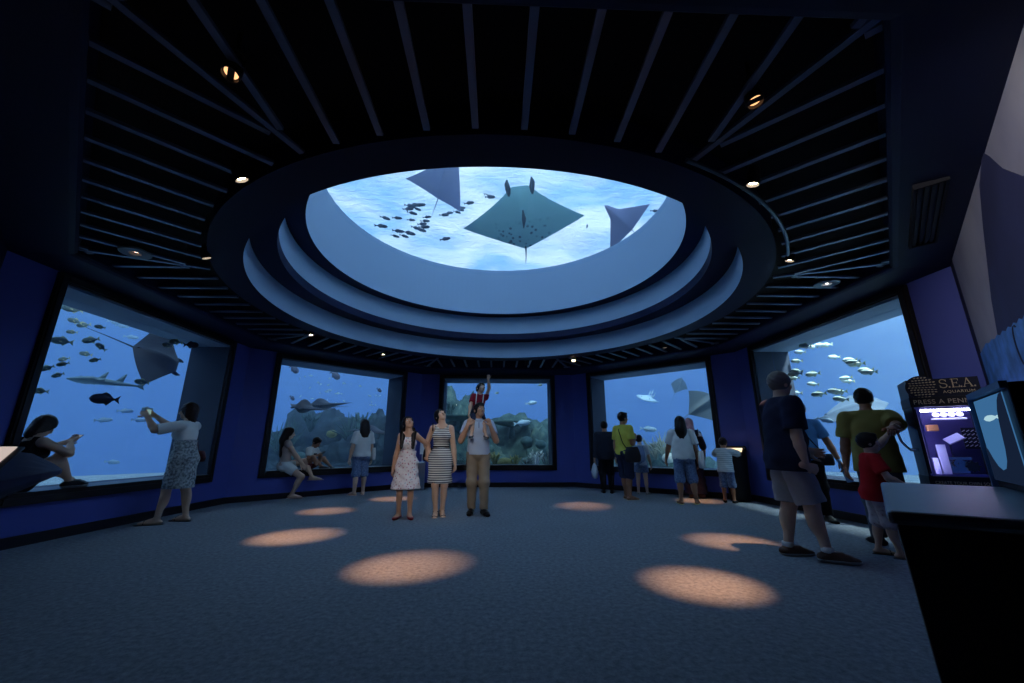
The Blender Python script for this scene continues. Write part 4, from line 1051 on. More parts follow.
    def face(s, brow=None):
        k = s.H*s.hs; c, u, f, r = s.HC, s.hu, s.hf, s.hr
        for q in (1, -1):
            e = c+r*q*.0175*k+f*.0425*k+u*.004*k
            b = MB(); b.ball(e, .0065*k, nu=10, nv=8); o = b.build('eye', eyewhite, s.o, smooth=True)
            b = MB(); b.ball(e+f*.0046*k, .0032*k, nu=8, nv=6); b.build('iris', black, o, smooth=True)
            if brow:
                b = MB(); g = c+f*.0535*k+u*.0185*k; b.tube([g+r*q*.009*k, g+r*q*.018*k+u*.003*k-f*.001*k, g+r*q*.028*k-f*.007*k], [.0016*k, .0022*k, .001*k], 6); b.build('eyebrow', brow, s.o)
        b = MB(); g = c+f*.0515*k-u*.034*k
        b.tube([g-r*.013*k-f*.006*k, g-r*.005*k+f*.0005*k, g+f*.001*k, g+r*.005*k+f*.0005*k, g+r*.013*k-f*.006*k], [.0012*k, .003*k, .0028*k, .003*k, .0012*k], 8); b.build('lips', lipm, s.o, smooth=True)
eyewhite = mat('eye_white', (.7, .7, .7), .3); lipm = mat('lips', srgb(150, 82, 78), .5)
skin_a = mat('tan_skin', srgb(196, 150, 122), .55, vary=.05, vscale=6); skin_b = mat('light_skin', srgb(212, 172, 146), .55, vary=.05, vscale=6); skin_c = mat('warm_brown_skin', srgb(170, 120, 92), .55, vary=.05, vscale=6)
hair_k = mat('black_hair', srgb(24, 20, 22), .4); hair_g = mat('grey_hair', srgb(112, 108, 106), .6); hair_b = mat('dark_brown_hair', srgb(44, 30, 26), .45)
def cloth(name, c, vary=.06): return mat(name, srgb(*c), .85, spec=.1, bump=.1, bscale=240, vary=vary, vscale=5)
# ------------------------------------------------------------------ the visitors
FINE, MID, FAR = dict(hb=.011, hh=.006, hn=.004), dict(hb=.013, hh=.0065, hn=.0045), dict(hb=.015, hh=.008, hn=.005)
c_white = cloth('white_cotton', (222, 224, 220)); c_denim = ramp_mat('denim', 'noise', [(.35, srgb(84, 104, 140)), (.65, srgb(128, 148, 178))], 40, .9)
c_navy = cloth('navy_cotton', (34, 40, 62)); c_black = cloth('black_cotton', (26, 26, 30)); c_dkblue = cloth('dark_blue_cotton', (40, 48, 72))
shoe_k = mat('black_leather', srgb(22, 20, 22), .4); sole_w = mat('pale_sole', srgb(170, 165, 155), .7)
phone_m = mat('phone_shell', (.02, .02, .025), .3)
G = 'visitors in the hall'
# 1 girl in the floral sundress, looking up at the skylight
H = 1.49
p_hold = at_dist(430, 463, 6.62)                                   # where mother's and daughter's hands meet
floral = ramp_mat('floral_print', 'voronoi', [(.0, srgb(120, 50, 70)), (.16, srgb(190, 110, 130)), (.3, srgb(226, 214, 214)), (.75, srgb(236, 228, 226)), (.95, srgb(150, 165, 190))], 26, .9)
g = Fig(H, (-1.37, 6.42, 0), (.10, -1), head=(38, 18, 6), female=True, hs=1.10, wide=.86, feet=((.075, .02, .06), (-.085, .05, .06)), toes=(14, -16))
g = Fig(H, (-1.37, 6.42, 0), (.10, -1), head=(38, 18, 6), female=True, hs=1.10, wide=.86, feet=((.075, .02, .06), (-.085, .05, .06)), toes=(14, -16),
        hands=(None, g.local(p_hold+Vector((-.05, 0, .05)))), elbows=(None, (-.6, -.5, -.3)), hdirs=(None, g.local(p_hold+Vector((.02, 0, 0)))-g.local(p_hold+Vector((-.05, 0, .05)))), curl=(22, 34))
g.body('person', skin_a, **MID); tag(g.o, 'girl in a floral sundress with long pigtails, gazing up beside her mother', 'person', G)
g.shirt(floral, 'bodice', sleeve=0, hem=-.06, neck=-.05, e=.010, wr=.001)
g.skirt(floral, 'skirt', top=.13, hem=.275, r0=.085, r1=.155, wr=.006)
b = MB()
for q in (1, -1): b.tube([g.N+g.r*q*.048*H+g.f*.052*H-g.u*.07*H, g.N+g.r*q*.052*H+g.f*.03*H-g.u*.0*H, g.N+g.r*q*.05*H-g.u*.006*H-g.f*.02*H, g.N+g.r*q*.045*H-g.f*.055*H-g.u*.07*H], .008, 6); b.build('strap', floral, g.o); b = MB()
rf = mat('red_flats', srgb(128, 40, 48), .5); g.shoes(rf, 'shoe', e=.006, top=-.028)
g.hair(hair_k, 'pigtails'); g.face(hair_k)
# 2 mother in the striped dress
H = 1.64
stripes = ramp_mat('grey_stripes', 'wave', [(.0, srgb(70, 74, 84)), (.42, srgb(78, 82, 92)), (.55, srgb(216, 214, 206)), (1, srgb(224, 222, 214))], 9.5, .9, 'Z', .25)
mo = Fig(H, (-.88, 6.55, 0), (.12, -1), female=True, head=(30, 20, 4))
mo = Fig(H, (-.88, 6.55, 0), (.12, -1), female=True, head=(40, 26, 6), wide=.92, feet=((.04, .04, .075), (-.055, -.02, .075)), toes=(6, -10), footpitch=(-20, -20),
         hands=(mo.local(p_hold+Vector((.035, 0, .06))), None), elbows=((.7, -.5, -.3), None), hdirs=(mo.local(p_hold+Vector((-.005, -.01, -.03)))-mo.local(p_hold+Vector((.035, 0, .06))), None), curl=(34, 24))
mo.body('person', skin_b, **MID); tag(mo.o, 'woman in a grey and white striped dress holding the hand of the girl', 'person', G)
mo.shirt(stripes, 'bodice', sleeve=0, hem=-.05, neck=.0, scoop=2.0, e=.010, wr=.001)
mo.skirt(stripes, 'skirt', top=.10, hem=.292, r0=.07, r1=.118, wr=.003)
b = MB(); w0 = mo.P+mo.u*.105*H; b.lathe([(.077*H, -.012), (.080*H, -.012), (.080*H, .012), (.077*H, .012)], 32, (0,0,0), True); b.v = [tuple(w0+mo.r*v[0]+mo.f*v[1]*.74+mo.u*v[2]) for v in b.v]; b.build('belt', c_black, mo.o)
mo.sandals(shoe_k)
for i in (0, 1):
    b = MB(); b.lathe([(.0225*H, -.008), (.026*H, -.008), (.026*H, .008), (.0225*H, .008)], 16, mo.A[i]+V(0,0,.0), True); b.build('ankle_strap', shoe_k, mo.o)
    f = mo.footdir(i); b = MB(); a = mo.A[i]-f*.03*H; b.tube([V(a[0], a[1], .0), V(a[0], a[1], mo.A[i][2]-.035*H)], [.008, .014], 8); b.build('heel', shoe_k, mo.o)
mo.hair(hair_k, 'tied'); mo.face(hair_k)
# her shoulder bag
def strap_bag(name, label, cat, pts, c, size, m, rz=0, group=None, rnd=.02, soft=False):
    root = empty(name, (0, 0, 0)); tag(root, label, cat, group)
    b = MB(); b.tube(pts, .009, 6); b.build('strap', m, root, smooth=True)
    b = MB(); rings = []
    for t, k in ((-1, .80), (-.8, .96), (-.2, 1.02), (.5, .96), (.92, .86), (1, .8)):
        ring = []
        for a in range(20):
            a = 2*math.pi*a/20; ca, sa = math.cos(a), math.sin(a)
            x = math.copysign(abs(ca)**.5, ca)*size[0]/2*k; y = math.copysign(abs(sa)**.6, sa)*size[1]/2*k*(1-.25*max(0, t))
            v = Matrix.Rotation(rz, 3, 'Z') @ Vector((x, y, t*size[2]/2)); ring.append(v+Vector(c))
        rings.append(ring)
    b.loft(rings); b.build('bag_body', m, root, smooth=True)
    return root
def W(fig, l):
    c, n = math.cos(fig.rz), math.sin(fig.rz); return Vector((fig.loc.x+l[0]*c-l[1]*n, fig.loc.y+l[0]*n+l[1]*c, fig.loc.z+l[2]))
def wp(fig, side, fwd, up, base='N'):
    b = getattr(fig, base); return W(fig, b+fig.r*side*fig.H+fig.f*fwd*fig.H+fig.u*up*fig.H)
blackbag = mat('black_bag_fabric', srgb(26, 26, 32), .7)
strap_bag('handbag', 'black handbag behind the hip of the woman in stripes, strap on her shoulder', 'handbag', [wp(mo, .085, .055, -.06), wp(mo, .088, .02, .012), wp(mo, .09, -.05, -.03), wp(mo, .12, -.085, -.16), wp(mo, .12, -.10, -.22)], wp(mo, .10, -.115, -.28), (.24, .10, .20), blackbag, mo.rz)
# 3 father carrying 4 the boy
H = 1.74
da = Fig(H, (-.30, 6.70, 0), (.06, -1), wide=1.02, head=(10, 26, -5))
shin = [da.local(at_dist(467, 431, 6.56)), da.local(at_dist(497, 432, 6.56))]
da = Fig(H, (-.30, 6.70, 0), (.06, -1), wide=1.02, head=(16, 30, -5), feet=((.09, -.04, .07), (-.10, .06, .07)), toes=(10, -18),
         hands=(da.S[0]+da.r*.00+da.f*.17+V(0,0,-.03), da.S[1]-da.r*.00+da.f*.17+V(0,0,-.03)), elbows=((.42, -.25, -1), (-.42, -.25, -1)), hdirs=((-.35, -.05, .9), (.35, -.05, .9)), palms=((-.5, -.8, -.2), (.5, -.8, -.2)), curl=(44, 44))
da.body('person', skin_a, **FINE); tag(da.o, 'man in a pale blue polo shirt and khaki trousers carrying a boy on his shoulders', 'person', G)
polo = cloth('pale_blue_pique', (186, 200, 220)); khaki = cloth('khaki_twill', (150, 136, 118))
da.shirt(polo, 'polo_shirt', sleeve=.62, hem=.0, e=.012, wr=.0025, loose=.004)
b = MB(); b.lathe([(.037*H, -.004), (.046*H, -.020), (.049*H, -.014), (.041*H, .022), (.037*H, .020)], 24, (0,0,0), True); b.v = [tuple(da.N+da.u*.008*H+da.r*v[0]+da.f*(v[1]+.004*H)+da.u*(v[2]-.25*v[1])) for v in b.v]; b.build('collar', polo, da.o, smooth=True)
b = MB(); q = da.N+da.f*.078*H-da.u*.045*H; b.tube([q-da.u*.03*H+da.f*.002*H, q+da.u*.02*H-da.f*.016*H], [.010, .012], 6); b.build('placket', cloth('placket', (150, 165, 190)), da.o)
da.trousers(khaki, 'trousers', t=1.97, flare=.014, e=.012, top=.05, wr=.0035)
b = MB(); b.lathe([(.090*H, -.014), (.0935*H, -.014), (.0935*H, .014), (.090*H, .014)], 32, (0,0,0), True); b.v = [tuple(da.P+da.u*.036*H+da.pr*v[0]*1.06+da.pf*v[1]*.80+da.u*v[2]) for v in b.v]; b.build('belt', c_black, da.o)
da.shoes(shoe_k, e=.010, top=.03); da.hair(hair_k, 'short'); da.face(hair_k)
BH = 1.02
top = W(da, da.N)
bp_ = Vector((top.x, top.y+.075, top.z+.075))
bo = Fig(BH, (top.x, top.y, 0), (.10, -1), hs=1.36)
kn = []
bo = Fig(BH, (-.325, 6.76, 0), (.12, -1), pelvis=(0, -.03, da.N[2]+.115), lean=-4, side=-6, head=(22, 32, -10), hs=1.34, wide=1.0,
         feet=((.125, .305, 1.10), (-.135, .305, 1.10)), knees=((.35, 1, .5), (-.35, 1, .5)), toes=(12, -12), legs=.92, footpitch=(-12, -12),
         hands=(V(.17, .13, da.N[2]+.03), V(-.16, .06, 2.13)), elbows=((.8, -.4, -.2), (-.8, -.2, -.4)), hdirs=(None, (-.05, .05, 1)), palms=(None, (.2, 1, 0)), curl=(30, 40))
bo.body('person', skin_b, **FINE); tag(bo.o, 'small boy in a red top riding on his father, one arm pointing up', 'person', G)
red = cloth('dark_red_cotton', (150, 40, 58)); bo.shirt(red, 'shirt', sleeve=.7, hem=.02, e=.009, wr=.0015, h=.008)
bo.trousers(c_dkblue, 'shorts', t=.78, flare=.012, e=.009, top=.06, h=.008)
for q in (1, -1):
    b = MB(); n = bo.N; b.tube([n+bo.r*q*.055*BH+bo.f*.082*BH-bo.u*.25*BH, n+bo.r*q*.056*BH+bo.f*.083*BH-bo.u*.12*BH, n+bo.r*q*.058*BH+bo.f*.055*BH-bo.u*.02*BH, n+bo.r*q*.058*BH+bo.u*.022*BH, n+bo.r*q*.055*BH-bo.f*.05*BH-bo.u*.04*BH], .008, 6); b.build('brace', c_white, bo.o, smooth=True)
bo.shoes(shoe_k, e=.007, top=-.01, sole=sole_w); bo.hair(hair_k, 'short'); bo.face(hair_k)
# 5 woman taking a photograph at the left window
H = 1.66
wo5 = Fig(H, (-4.52, 6.33, 0), (-1, .12))
ph = at_dist(166, 411, 7.9)
ph = Vector((-4.93, 5.86, 1.50))
wo5 = Fig(H, (-4.50, 6.14, 0), (-1, -.05), female=True, head=(2, 6, 0), feet=((.10, -.07, .05), (-.13, .10, .05)), toes=(14, -12), wide=.98)
L = wo5.local(ph)
wo5 = Fig(H, (-4.50, 6.14, 0), (-1, -.05), female=True, head=(4, 6, 0), feet=((.12, -.10, .06), (-.14, .10, .06)), toes=(14, -12), wide=.98, lean=4,
          hands=(L+V(.085, -.07, -.06), L+V(-.085, -.07, -.06)), elbows=((.8, .1, -1), (-.8, .1, -1)), hdirs=((-.25, .7, .5), (.25, .7, .5)), palms=((-.8, .3, -.2), (.8, .3, -.2)), curl=(34, 34))
wo5.body('person', skin_b, **MID); tag(wo5.o, 'woman in a short grey dress raising a camera at the left window', 'person', G)
gdress = ramp_mat('grey_tweed', 'noise', [(.35, srgb(92, 100, 106)), (.5, srgb(150, 158, 160)), (.65, srgb(190, 196, 194))], 34, .9)
wo5.shirt(c_white, 'cardigan', sleeve=.9, hem=-.10, e=.016, loose=.0, neck=.004)
wo5.skirt(gdress, 'dress', top=.155, hem=.275, r0=.088, r1=.125, wr=.004); wo5.sandals(shoe_k); wo5.hair(hair_b, 'bob'); wo5.face(hair_b)
def camera_thing(loc, rz):
    r = empty('compact_camera', loc, rz); tag(r, 'silver compact camera held up by the woman in the grey dress', 'camera')
    b = MB(); b.box((0,0,0), (.145, .05, .10)); b.box((0, .012, .055), (.05, .03, .018)); b.build('body', mat('camera_silver', srgb(180, 195, 190), .3, metal=.4), r, bevel=.006)
    b = MB(); b.tube([(0, .02, 0), (0, .065, 0)], [.03, .027], 20); b.build('lens_barrel', black, r)
    b = MB(); b.box((0, -.0265, -.005), (.085, .002, .065)); b.build('screen', emit('camera_screen', (.5, .8, .75), .35), r)
    b = MB(); b.tube([(.045, 0, .043), (.045, 0, .05)], .008, 12); b.build('shutter_button', black, r)
camera_thing(ph, wo5.rz)
b = empty('handbag', (0,0,0)); bpy.data.objects.remove(b)
strap_bag('handbag', 'small dark red handbag on the arm of the woman with the camera', 'handbag', [wp(wo5, .10, .02, -.04), wp(wo5, .115, .05, .0), wp(wo5, .125, .0, -.1), wp(wo5, .135, -.02, -.24)], wp(wo5, .15, -.02, -.30), (.10, .20, .16), mat('dark_red_leather', srgb(92, 44, 48), .5), wo5.rz)
# 6 girl seated on the sill of the left window
H = 1.56
sillz = WZ0+.03
s6 = Fig(H, (-5.20, 4.76, 0), (.08, 1), pelvis=(0, 0, sillz+.085), lean=4, head=(-22, 0, 0), female=True, wide=.95, feet=((.06, .46, sillz+.065), (-.07, .60, sillz+.065)), knees=((.1, .3, 1), (-.1, .3, 1)), toes=(4, -4),
         hands=((.05, .37, 1.08), (-.05, .37, 1.06)), elbows=((.8, -.2, -.8), (-.8, -.2, -.8)), hdirs=((-.3, .9, .35), (.3, .9, .35)), palms=((-.6, .1, .7), (.6, .1, .7)), curl=(38, 38))
s6.body('person', skin_b, **MID); tag(s6.o, 'girl sitting knees up on the left window sill, looking at a phone', 'person', G)
s6.shirt(c_black, 'top', sleeve=0, hem=.02, e=.010, neck=-.0, scoop=1.4); s6.trousers(c_black, 'shorts', t=.38, flare=.008, e=.010, top=.06)
s6.shoes(shoe_k, e=.010, top=.02, sole=sole_w); s6.hair(hair_b, 'bob'); s6.face(hair_b)
def phone(loc, fwd, up, label, lit=.25):
    r = empty('smartphone'); tag(r, label, 'phone'); orient(r, loc, fwd, up)
    b = MB(); b.box((0,0,0), (.075, .15, .009)); b.build('body', phone_m, r, bevel=.003)
    b = MB(); b.box((0,0,.0051), (.066, .13, .0012)); b.build('screen', emit('phone_screen', (.75, .85, 1), lit), r)
phone(W(s6, V(0, .455, 1.115)), (0, .55, .45), (0, -.6, .8), 'smartphone in the hands of the girl on the left sill')
# 7 woman and 8 boy on the sill of the far-left window
H = 1.62
def sillpt(ang, s, d): x, y = fp(ang, s, d); return (x, y, 0)
f135 = Vector(fp(135, 0, 1))-Vector(fp(135, 0, 0)); r135 = Vector((f135.y, -f135.x))
q = sillpt(135, -1.12, AP+.03)
fc = r135*.9-f135*.15
s7 = Fig(H, q, (fc.x, fc.y), pelvis=(0, 0, sillz+.085), lean=-3, head=(-4, -8, 0), female=True, feet=((.16, .16, .075), (.10, .52, .40)), knees=((.5, 1, .2), (.1, 1, .5)), toes=(20, 10), footpitch=(0, 0),
         hands=((.17, .30, .66), (.02, .30, .70)), elbows=((.7, -.6, -.3), (-.7, -.5, -.3)), curl=(26, 26))
s7.body('person', skin_b, **MID); tag(s7.o, 'long-haired woman in white shorts sitting on the far-left window sill, one foot down', 'person', G)
s7.shirt(cloth('beige_knit', (190, 172, 160)), 'top', sleeve=.25, hem=-.01, e=.011); s7.trousers(c_white, 'shorts', t=.55, flare=.014, e=.012, top=.055)
pinks = mat('pale_pink_sandal', srgb(205, 165, 160), .6); s7.sandals(pinks); s7.hair(hair_b, 'long', .24); s7.face(hair_b)
H = 1.22
q = sillpt(135, -.62, AP+.08)
fc = r135*.55-f135*.85
s8 = Fig(H, q, (fc.x, fc.y), pelvis=(0, 0, sillz+.075), lean=6, head=(-26, 4, 0), hs=1.24, feet=((.02, .32, sillz+.06), (-.22, .36, sillz+.055)), knees=((.6, .6, .8), (-.9, .5, .6)), toes=(-40, 30),
         hands=((.05, .20, .84), (-.06, .20, .82)), elbows=((.8, -.3, -.6), (-.8, -.3, -.6)), hdirs=((-.4, .8, .3), (.4, .8, .3)), palms=((-.7, .2, .5), (.7, .2, .5)), curl=(36, 36))
s8.body('person', skin_c, **MID); tag(s8.o, 'boy in a white tee sitting on the far-left window sill, head bent over a phone', 'person', G)
s8.shirt(c_white, 'shirt', sleeve=.75, hem=.01, e=.012, flare=.016); s8.trousers(cloth('maroon_cotton', (110, 44, 52)), 'shorts', t=.72, flare=.02, e=.012, top=.05)
s8.shoes(shoe_k, e=.008, top=.01, sole=sole_w); s8.hair(hair_k, 'short'); s8.face(hair_k)
b = MB(); b.box(s8.P+s8.u*.2*H+s8.f*.078*H, (.1, .012, .05)); b.build('print', c_black, s8.o, bevel=.004)
phone(W(s8, V(0, .275, .875)), Vector((fc.x*.6, fc.y*.6, .5)), Vector((-fc.x*.5, -fc.y*.5, .8)), 'smartphone in the hands of the boy on the far-left sill')
# 9 woman in white tee and denim shorts at the far-left window
H = 1.63
fc = f135.copy()
s9 = Fig(H, (-3.02, 9.38, 0), (-.62, .78), female=True, head=(2, 0, 0), feet=((.10, 0, .055), (-.10, -.03, .055)), toes=(16, -16), wide=1.04)
s9.body('person', skin_b, **FAR); tag(s9.o, 'woman in a white tee and denim shorts standing before the far-left window', 'person', G)
s9.shirt(c_white, 'shirt', sleeve=.75, hem=.02, e=.018, flare=.022, loose=.012); s9.trousers(c_denim, 'shorts', t=1.12, flare=.02, e=.014)
s9.sandals(pinks); s9.hair(hair_b, 'long', .13); s9.face(hair_b)
tote_w = mat('white_canvas', srgb(212, 210, 204), .85)
strap_bag('tote_bag', 'white cloth bag on the arm of the woman before the far-left window', 'bag', [wp(s9, .105, .05, -.06), wp(s9, .115, .02, .012), wp(s9, .125, -.02, -.08), wp(s9, .15, -.0, -.2)], wp(s9, .155, -.0, -.30), (.09, .20, .27), tote_w, s9.rz)
# 10 person in a dark jacket, 11 man in yellow, 12 child with a backpack, at the far-right window
H = 1.62
s10 = Fig(H, (2.52, 9.5, 0), (.25, 1), head=(-6, -6, 0), feet=((.09, 0, .06), (-.09, .03, .06)), wide=1.04)
s10.body('person', skin_c, **FAR); tag(s10.o, 'person in a dark jacket and trousers behind the man in yellow', 'person', G)
s10.shirt(cloth('charcoal_jacket', (46, 50, 62)), 'jacket', sleeve=1.95, hem=.06, e=.022, loose=.012); s10.trousers(c_black, 'trousers', t=1.95); s10.shoes(shoe_k); s10.hair(hair_k, 'short'); s10.face(hair_k)
hb = W(s10, s10.W[1]+s10.hd[1]*.07)
def plastic_bag(c, label):
    r = empty('carrier_bag', c); tag(r, label, 'bag')
    m = mat('white_plastic_film', srgb(205, 208, 212), .45); b = MB(); rings = []
    for t, k in ((-.36, .35), (-.33, .75), (-.2, 1), (-.08, .62), (-.02, .25)): rings.append([Vector((.075*k*math.cos(a)*(1+.12*math.sin(5*a)), .12*k*math.sin(a)*(1+.1*math.cos(4*a)), t)) for a in [2*math.pi*i/24 for i in range(24)]])
    b.loft(rings); b.build('sack', m, r, smooth=True)
    for s_ in (1, -1):
        b = MB(); b.tube([(0, .03*s_, -.05), (0, .035*s_, .0), (0, .012*s_, .035), (0, 0, .04)], .007, 5); b.build('handle', m, r)
hb_ = hb.copy(); plastic_bag(Vector((hb.x, hb.y, hb.z-.03)), 'white carrier bag hanging from the hand of the person in dark clothes')
H = 1.74
s11 = Fig(H, (2.62, 8.42, 0), (.85, .45), head=(2, -6, 0))
s11 = Fig(H, (2.62, 8.42, 0), (.85, .45), head=(0, -8, 0), feet=((.10, -.03, .06), (-.09, .07, .06)), wide=1.04, hands=((.10, .22, 1.20), None), elbows=((.6, -.9, -.6), None), curl=(40, 22), hdirs=((-.3, .7, .6), None))
s11.body('person', skin_c, **MID); tag(s11.o, 'man in a yellow tee and dark shorts standing sideways at the far-right window', 'person', G)
s11.shirt(cloth('yellow_cotton', (196, 190, 84)), 'shirt', sleeve=.72, hem=.02, e=.016, flare=.018, loose=.008); s11.trousers(c_dkblue, 'shorts', t=1.1, flare=.026, e=.016); 
s11.sandals(mat('tan_sandal', srgb(160, 142, 115), .6)); s11.hair(hair_k, 'short'); s11.face(hair_k)
bd = MB()
e_ = s11.S[0]+(s11.E[0]-s11.S[0])*.42; ar = s11.r; 
bd.tube([e_+ar*.058+s11.f*.022+V(0,0,.028), e_+ar*.060-s11.f*.012+V(0,0,.03), e_+ar*.060-s11.f*.014+V(0,0,.008), e_+ar*.061+s11.f*.014+V(0,0,-.004), e_+ar*.060+s11.f*.012+V(0,0,-.026), e_+ar*.058-s11.f*.02+V(0,0,-.026)], .005, 6); bd.build('sleeve_badge', c_navy, s11.o)
strap_bag('shoulder_bag', 'large black shoulder bag worn by the man in the yellow tee', 'bag', [wp(s11, -.05, .075, -.04), wp(s11, -.03, .03, .012), wp(s11, .0, -.07, -.05), wp(s11, .09, -.105, -.2), wp(s11, .12, -.08, -.26)], wp(s11, .16, -.03, -.33), (.16, .36, .30), blackbag, s11.rz)
H = 1.27
s12 = Fig(H, (3.25, 9.28, 0), (.45, .9), head=(4, 0, 0), hs=1.16, feet=((.09, 0, .045), (-.10, .02, .045)), toes=(10, -10), hands=(V(.2, .12, .62), V(-.2, .12, .62)))
s12.body('person', skin_b, **FAR); tag(s12.o, 'child with a pale blue backpack facing the far-right window', 'person', G)
s12.shirt(cloth('pale_grey_cotton', (190, 198, 206)), 'shirt', sleeve=.7, hem=.03, e=.014, flare=.014); s12.trousers(c_denim, 'shorts', t=.62, flare=.02, e=.014)
s12.shoes(sole_w, e=.006, top=.0); s12.hair(hair_k, 'short', bangs=False); s12.face(hair_k)
def backpack(fig, m, label, w, d, h):
    r = empty('backpack', wp(fig, 0, -.10, -.15), fig.rz); tag(r, label, 'backpack'); b = MB(); rings = []
    for t, k in ((-1, .75), (-.85, .95), (0, 1.02), (.7, .9), (.93, .7), (1, .45)):
        rings.append([Vector((math.copysign(abs(math.cos(a))**.55, math.cos(a))*w/2*k, -d/2+math.copysign(abs(math.sin(a))**.6, math.sin(a))*d/2*k, t*h/2)) for a in [2*math.pi*i/24 for i in range(24)]])
    b.loft(rings); b.build('main_pocket', m, r, smooth=True)
    b = MB(); b.box((0, -d*1.0, -h*.2), (w*.7, d*.3, h*.4)); b.build('front_pocket', m, r, bevel=.02)
    for s_ in (1, -1):
        b = MB(); b.tube([(s_*w*.3, .0, h*.42), (s_*w*.36, .09, h*.56), (s_*w*.38, .17, h*.38), (s_*w*.42, .16, 0), (s_*w*.45, .04, -h*.38)], .011, 6); b.build('shoulder_strap', m, r, smooth=True)
    b = MB(); b.tube([(-.03, -.02, h*.48), (0, -.02, h*.57), (.03, -.02, h*.48)], .006, 6); b.build('carry_handle', m, r)
    return r
backpack(s12, cloth('pale_blue_nylon', (128, 152, 186)), 'pale blue backpack worn by the child at the far-right window', .25, .12, .34)
# 13 woman with tote, 14 woman in a pink headscarf, 15 kid at the console
H = 1.60
s13 = Fig(H, (3.53, 7.72, 0), (.35, .95), female=True, wide=1.14, head=(0, -4, 0), feet=((.15, .02, .055), (-.12, -.05, .055)), toes=(12, -14), hands=(None, V(-.32, .22, .72)))
s13.body('person', skin_c, **MID); tag(s13.o, 'woman in a white tee and rolled denim shorts with a tote on her shoulder', 'person', G)
s13.shirt(c_white, 'shirt', sleeve=.75, hem=.02, e=.018, flare=.022, loose=.014); s13.trousers(c_denim, 'shorts', t=1.02, flare=.022, e=.016)
s13.sandals(mat('yellow_sandal', srgb(190, 185, 110), .6)); s13.hair(hair_k, 'long', .17); s13.face(hair_k)
strap_bag('tote_bag', 'large cream tote bag hanging at the hip of the woman in rolled denim shorts', 'bag', [wp(s13, .09, .06, -.06), wp(s13, .10, .02, .016), wp(s13, .115, -.05, -.08), wp(s13, .165, -.06, -.24)], wp(s13, .185, -.05, -.335), (.10, .34, .30), tote_w, s13.rz)
H = 1.63
s14 = Fig(H, (4.12, 8.60, 0), (.55, .8), female=True, head=(-4, 4, 0), wide=1.0, hands=(V(.22, .14, .85), V(-.12, .24, .95)), elbows=(None, (-.8, -.5, -.4)))
s14.body('person', skin_c, **FAR); tag(s14.o, 'woman in a pink headscarf and long dark dress near the console', 'person', G)
s14.shirt(cloth('dark_plum_dress', (44, 38, 52)), 'jacket', sleeve=1.0, hem=.02, e=.014); s14.skirt(MATS['dark_plum_dress'], 'dress', top=.06, hem=.05, r0=.085, r1=.135, wr=.005)
b = s14
mesh_obj('white_sleeve', [sdf_mesh(s14.arm(0, .017, 1.0, .004)[:1], .01, .01, (), [(s14.S[0]+s14.r*.01, -s14.r)])], c_white, s14.o)
pinkm = cloth('pink_scarf', (214, 168, 172)); k = H; c, u, f, r = s14.HC, s14.hu, s14.hf, s14.hr
mesh_obj('headscarf', [sdf_mesh([EL(c+u*.008*k-f*.006*k, (.056*k, .068*k, .070*k), (r, f, u)), RC(c-u*.03*k, s14.N+s14.u*.01*k, .055*k, .062*k), RC(s14.N, s14.N-s14.u*.07*k-s14.f*.02*k, .068*k, .085*k, s14.f, .8)], .009, .03, [EL(c+f*.064*k-u*.016*k, (.036*k, .04*k, .05*k), (r, f, u))], (), .0022, 2.)], pinkm, s14.o)
s14.shoes(mat('orange_shoe', srgb(190, 120, 80), .6), e=.006); s14.face(hair_k)
strap_bag('handbag', 'brown handbag carried by the woman in the pink headscarf', 'handbag', [wp(s14, .09, .05, -.06), wp(s14, .10, .01, .02), wp(s14, .11, -.06, -.06), wp(s14, .02, -.10, -.14)], wp(s14, .02, -.115, -.20), (.20, .09, .16), mat('brown_leather', srgb(110, 76, 56), .5), s14.rz)
# 15 child at the lit console, 16 older man, 17 man in blue, 18 man in olive yellow, 19 boy in red
H = 1.18
s15 = Fig(H, (4.38, 7.84, 0), (.62, .78), hs=1.22, lean=6, head=(-8, 0, 0), feet=((.08, 0, .045), (-.08, .02, .045)), hands=(V(.17, .33, .93), V(-.08, .34, .92)), elbows=((.9, -.3, -.5), (-.9, -.3, -.5)), palms=((0, 0, -1), (0, 0, -1)))
s15.body('person', skin_c, **FAR); tag(s15.o, 'small child in a white striped tee leaning on the lit console', 'person', G)
s15.shirt(ramp_mat('white_thin_stripes', 'wave', [(.0, srgb(165, 175, 180)), (.4, srgb(222, 226, 222)), (1, srgb(226, 230, 226))], 9, .9, 'Z', 1.5), 'shirt', sleeve=.85, hem=.05, e=.019, flare=.016, loose=.012)
s15.trousers(c_denim, 'shorts', t=1.15, flare=.018, e=.013); s15.shoes(shoe_k, e=.007, top=-.0); s15.hair(hair_b, 'short', bangs=False); s15.face(hair_b)
H = 1.80
s16 = Fig(H, (2.97, 4.06, 0), (.93, -.25), lean=2)
hp = s16.local(at_dist(812, 466, 4.85))
s16 = Fig(H, (2.91, 4.06, 0), (.93, -.25), lean=2, twist=8, wide=1.10, belly=.05, head=(-2, 14, 0), feet=((.12, .16, .07), (-.10, -.08, .07)), toes=(10, -12), knees=((.1, 1, .1), (-.1, 1, .1)),
          hands=(hp, V(-.16, .26, .98)), elbows=((.45, -1, -.2), (-.6, -.8, -.2)), curl=(28, 30), hdirs=((-.3, .8, -.25), (.3, .8, -.2)))
s16.body('person', skin_b, **FINE); tag(s16.o, 'grey-haired man in a navy tee, pale shorts and trainers standing at the right', 'person', G)
s16.shirt(c_navy, 'shirt', sleeve=.78, hem=.075, e=.030, flare=.022, loose=.022, wr=.003, h=.009)
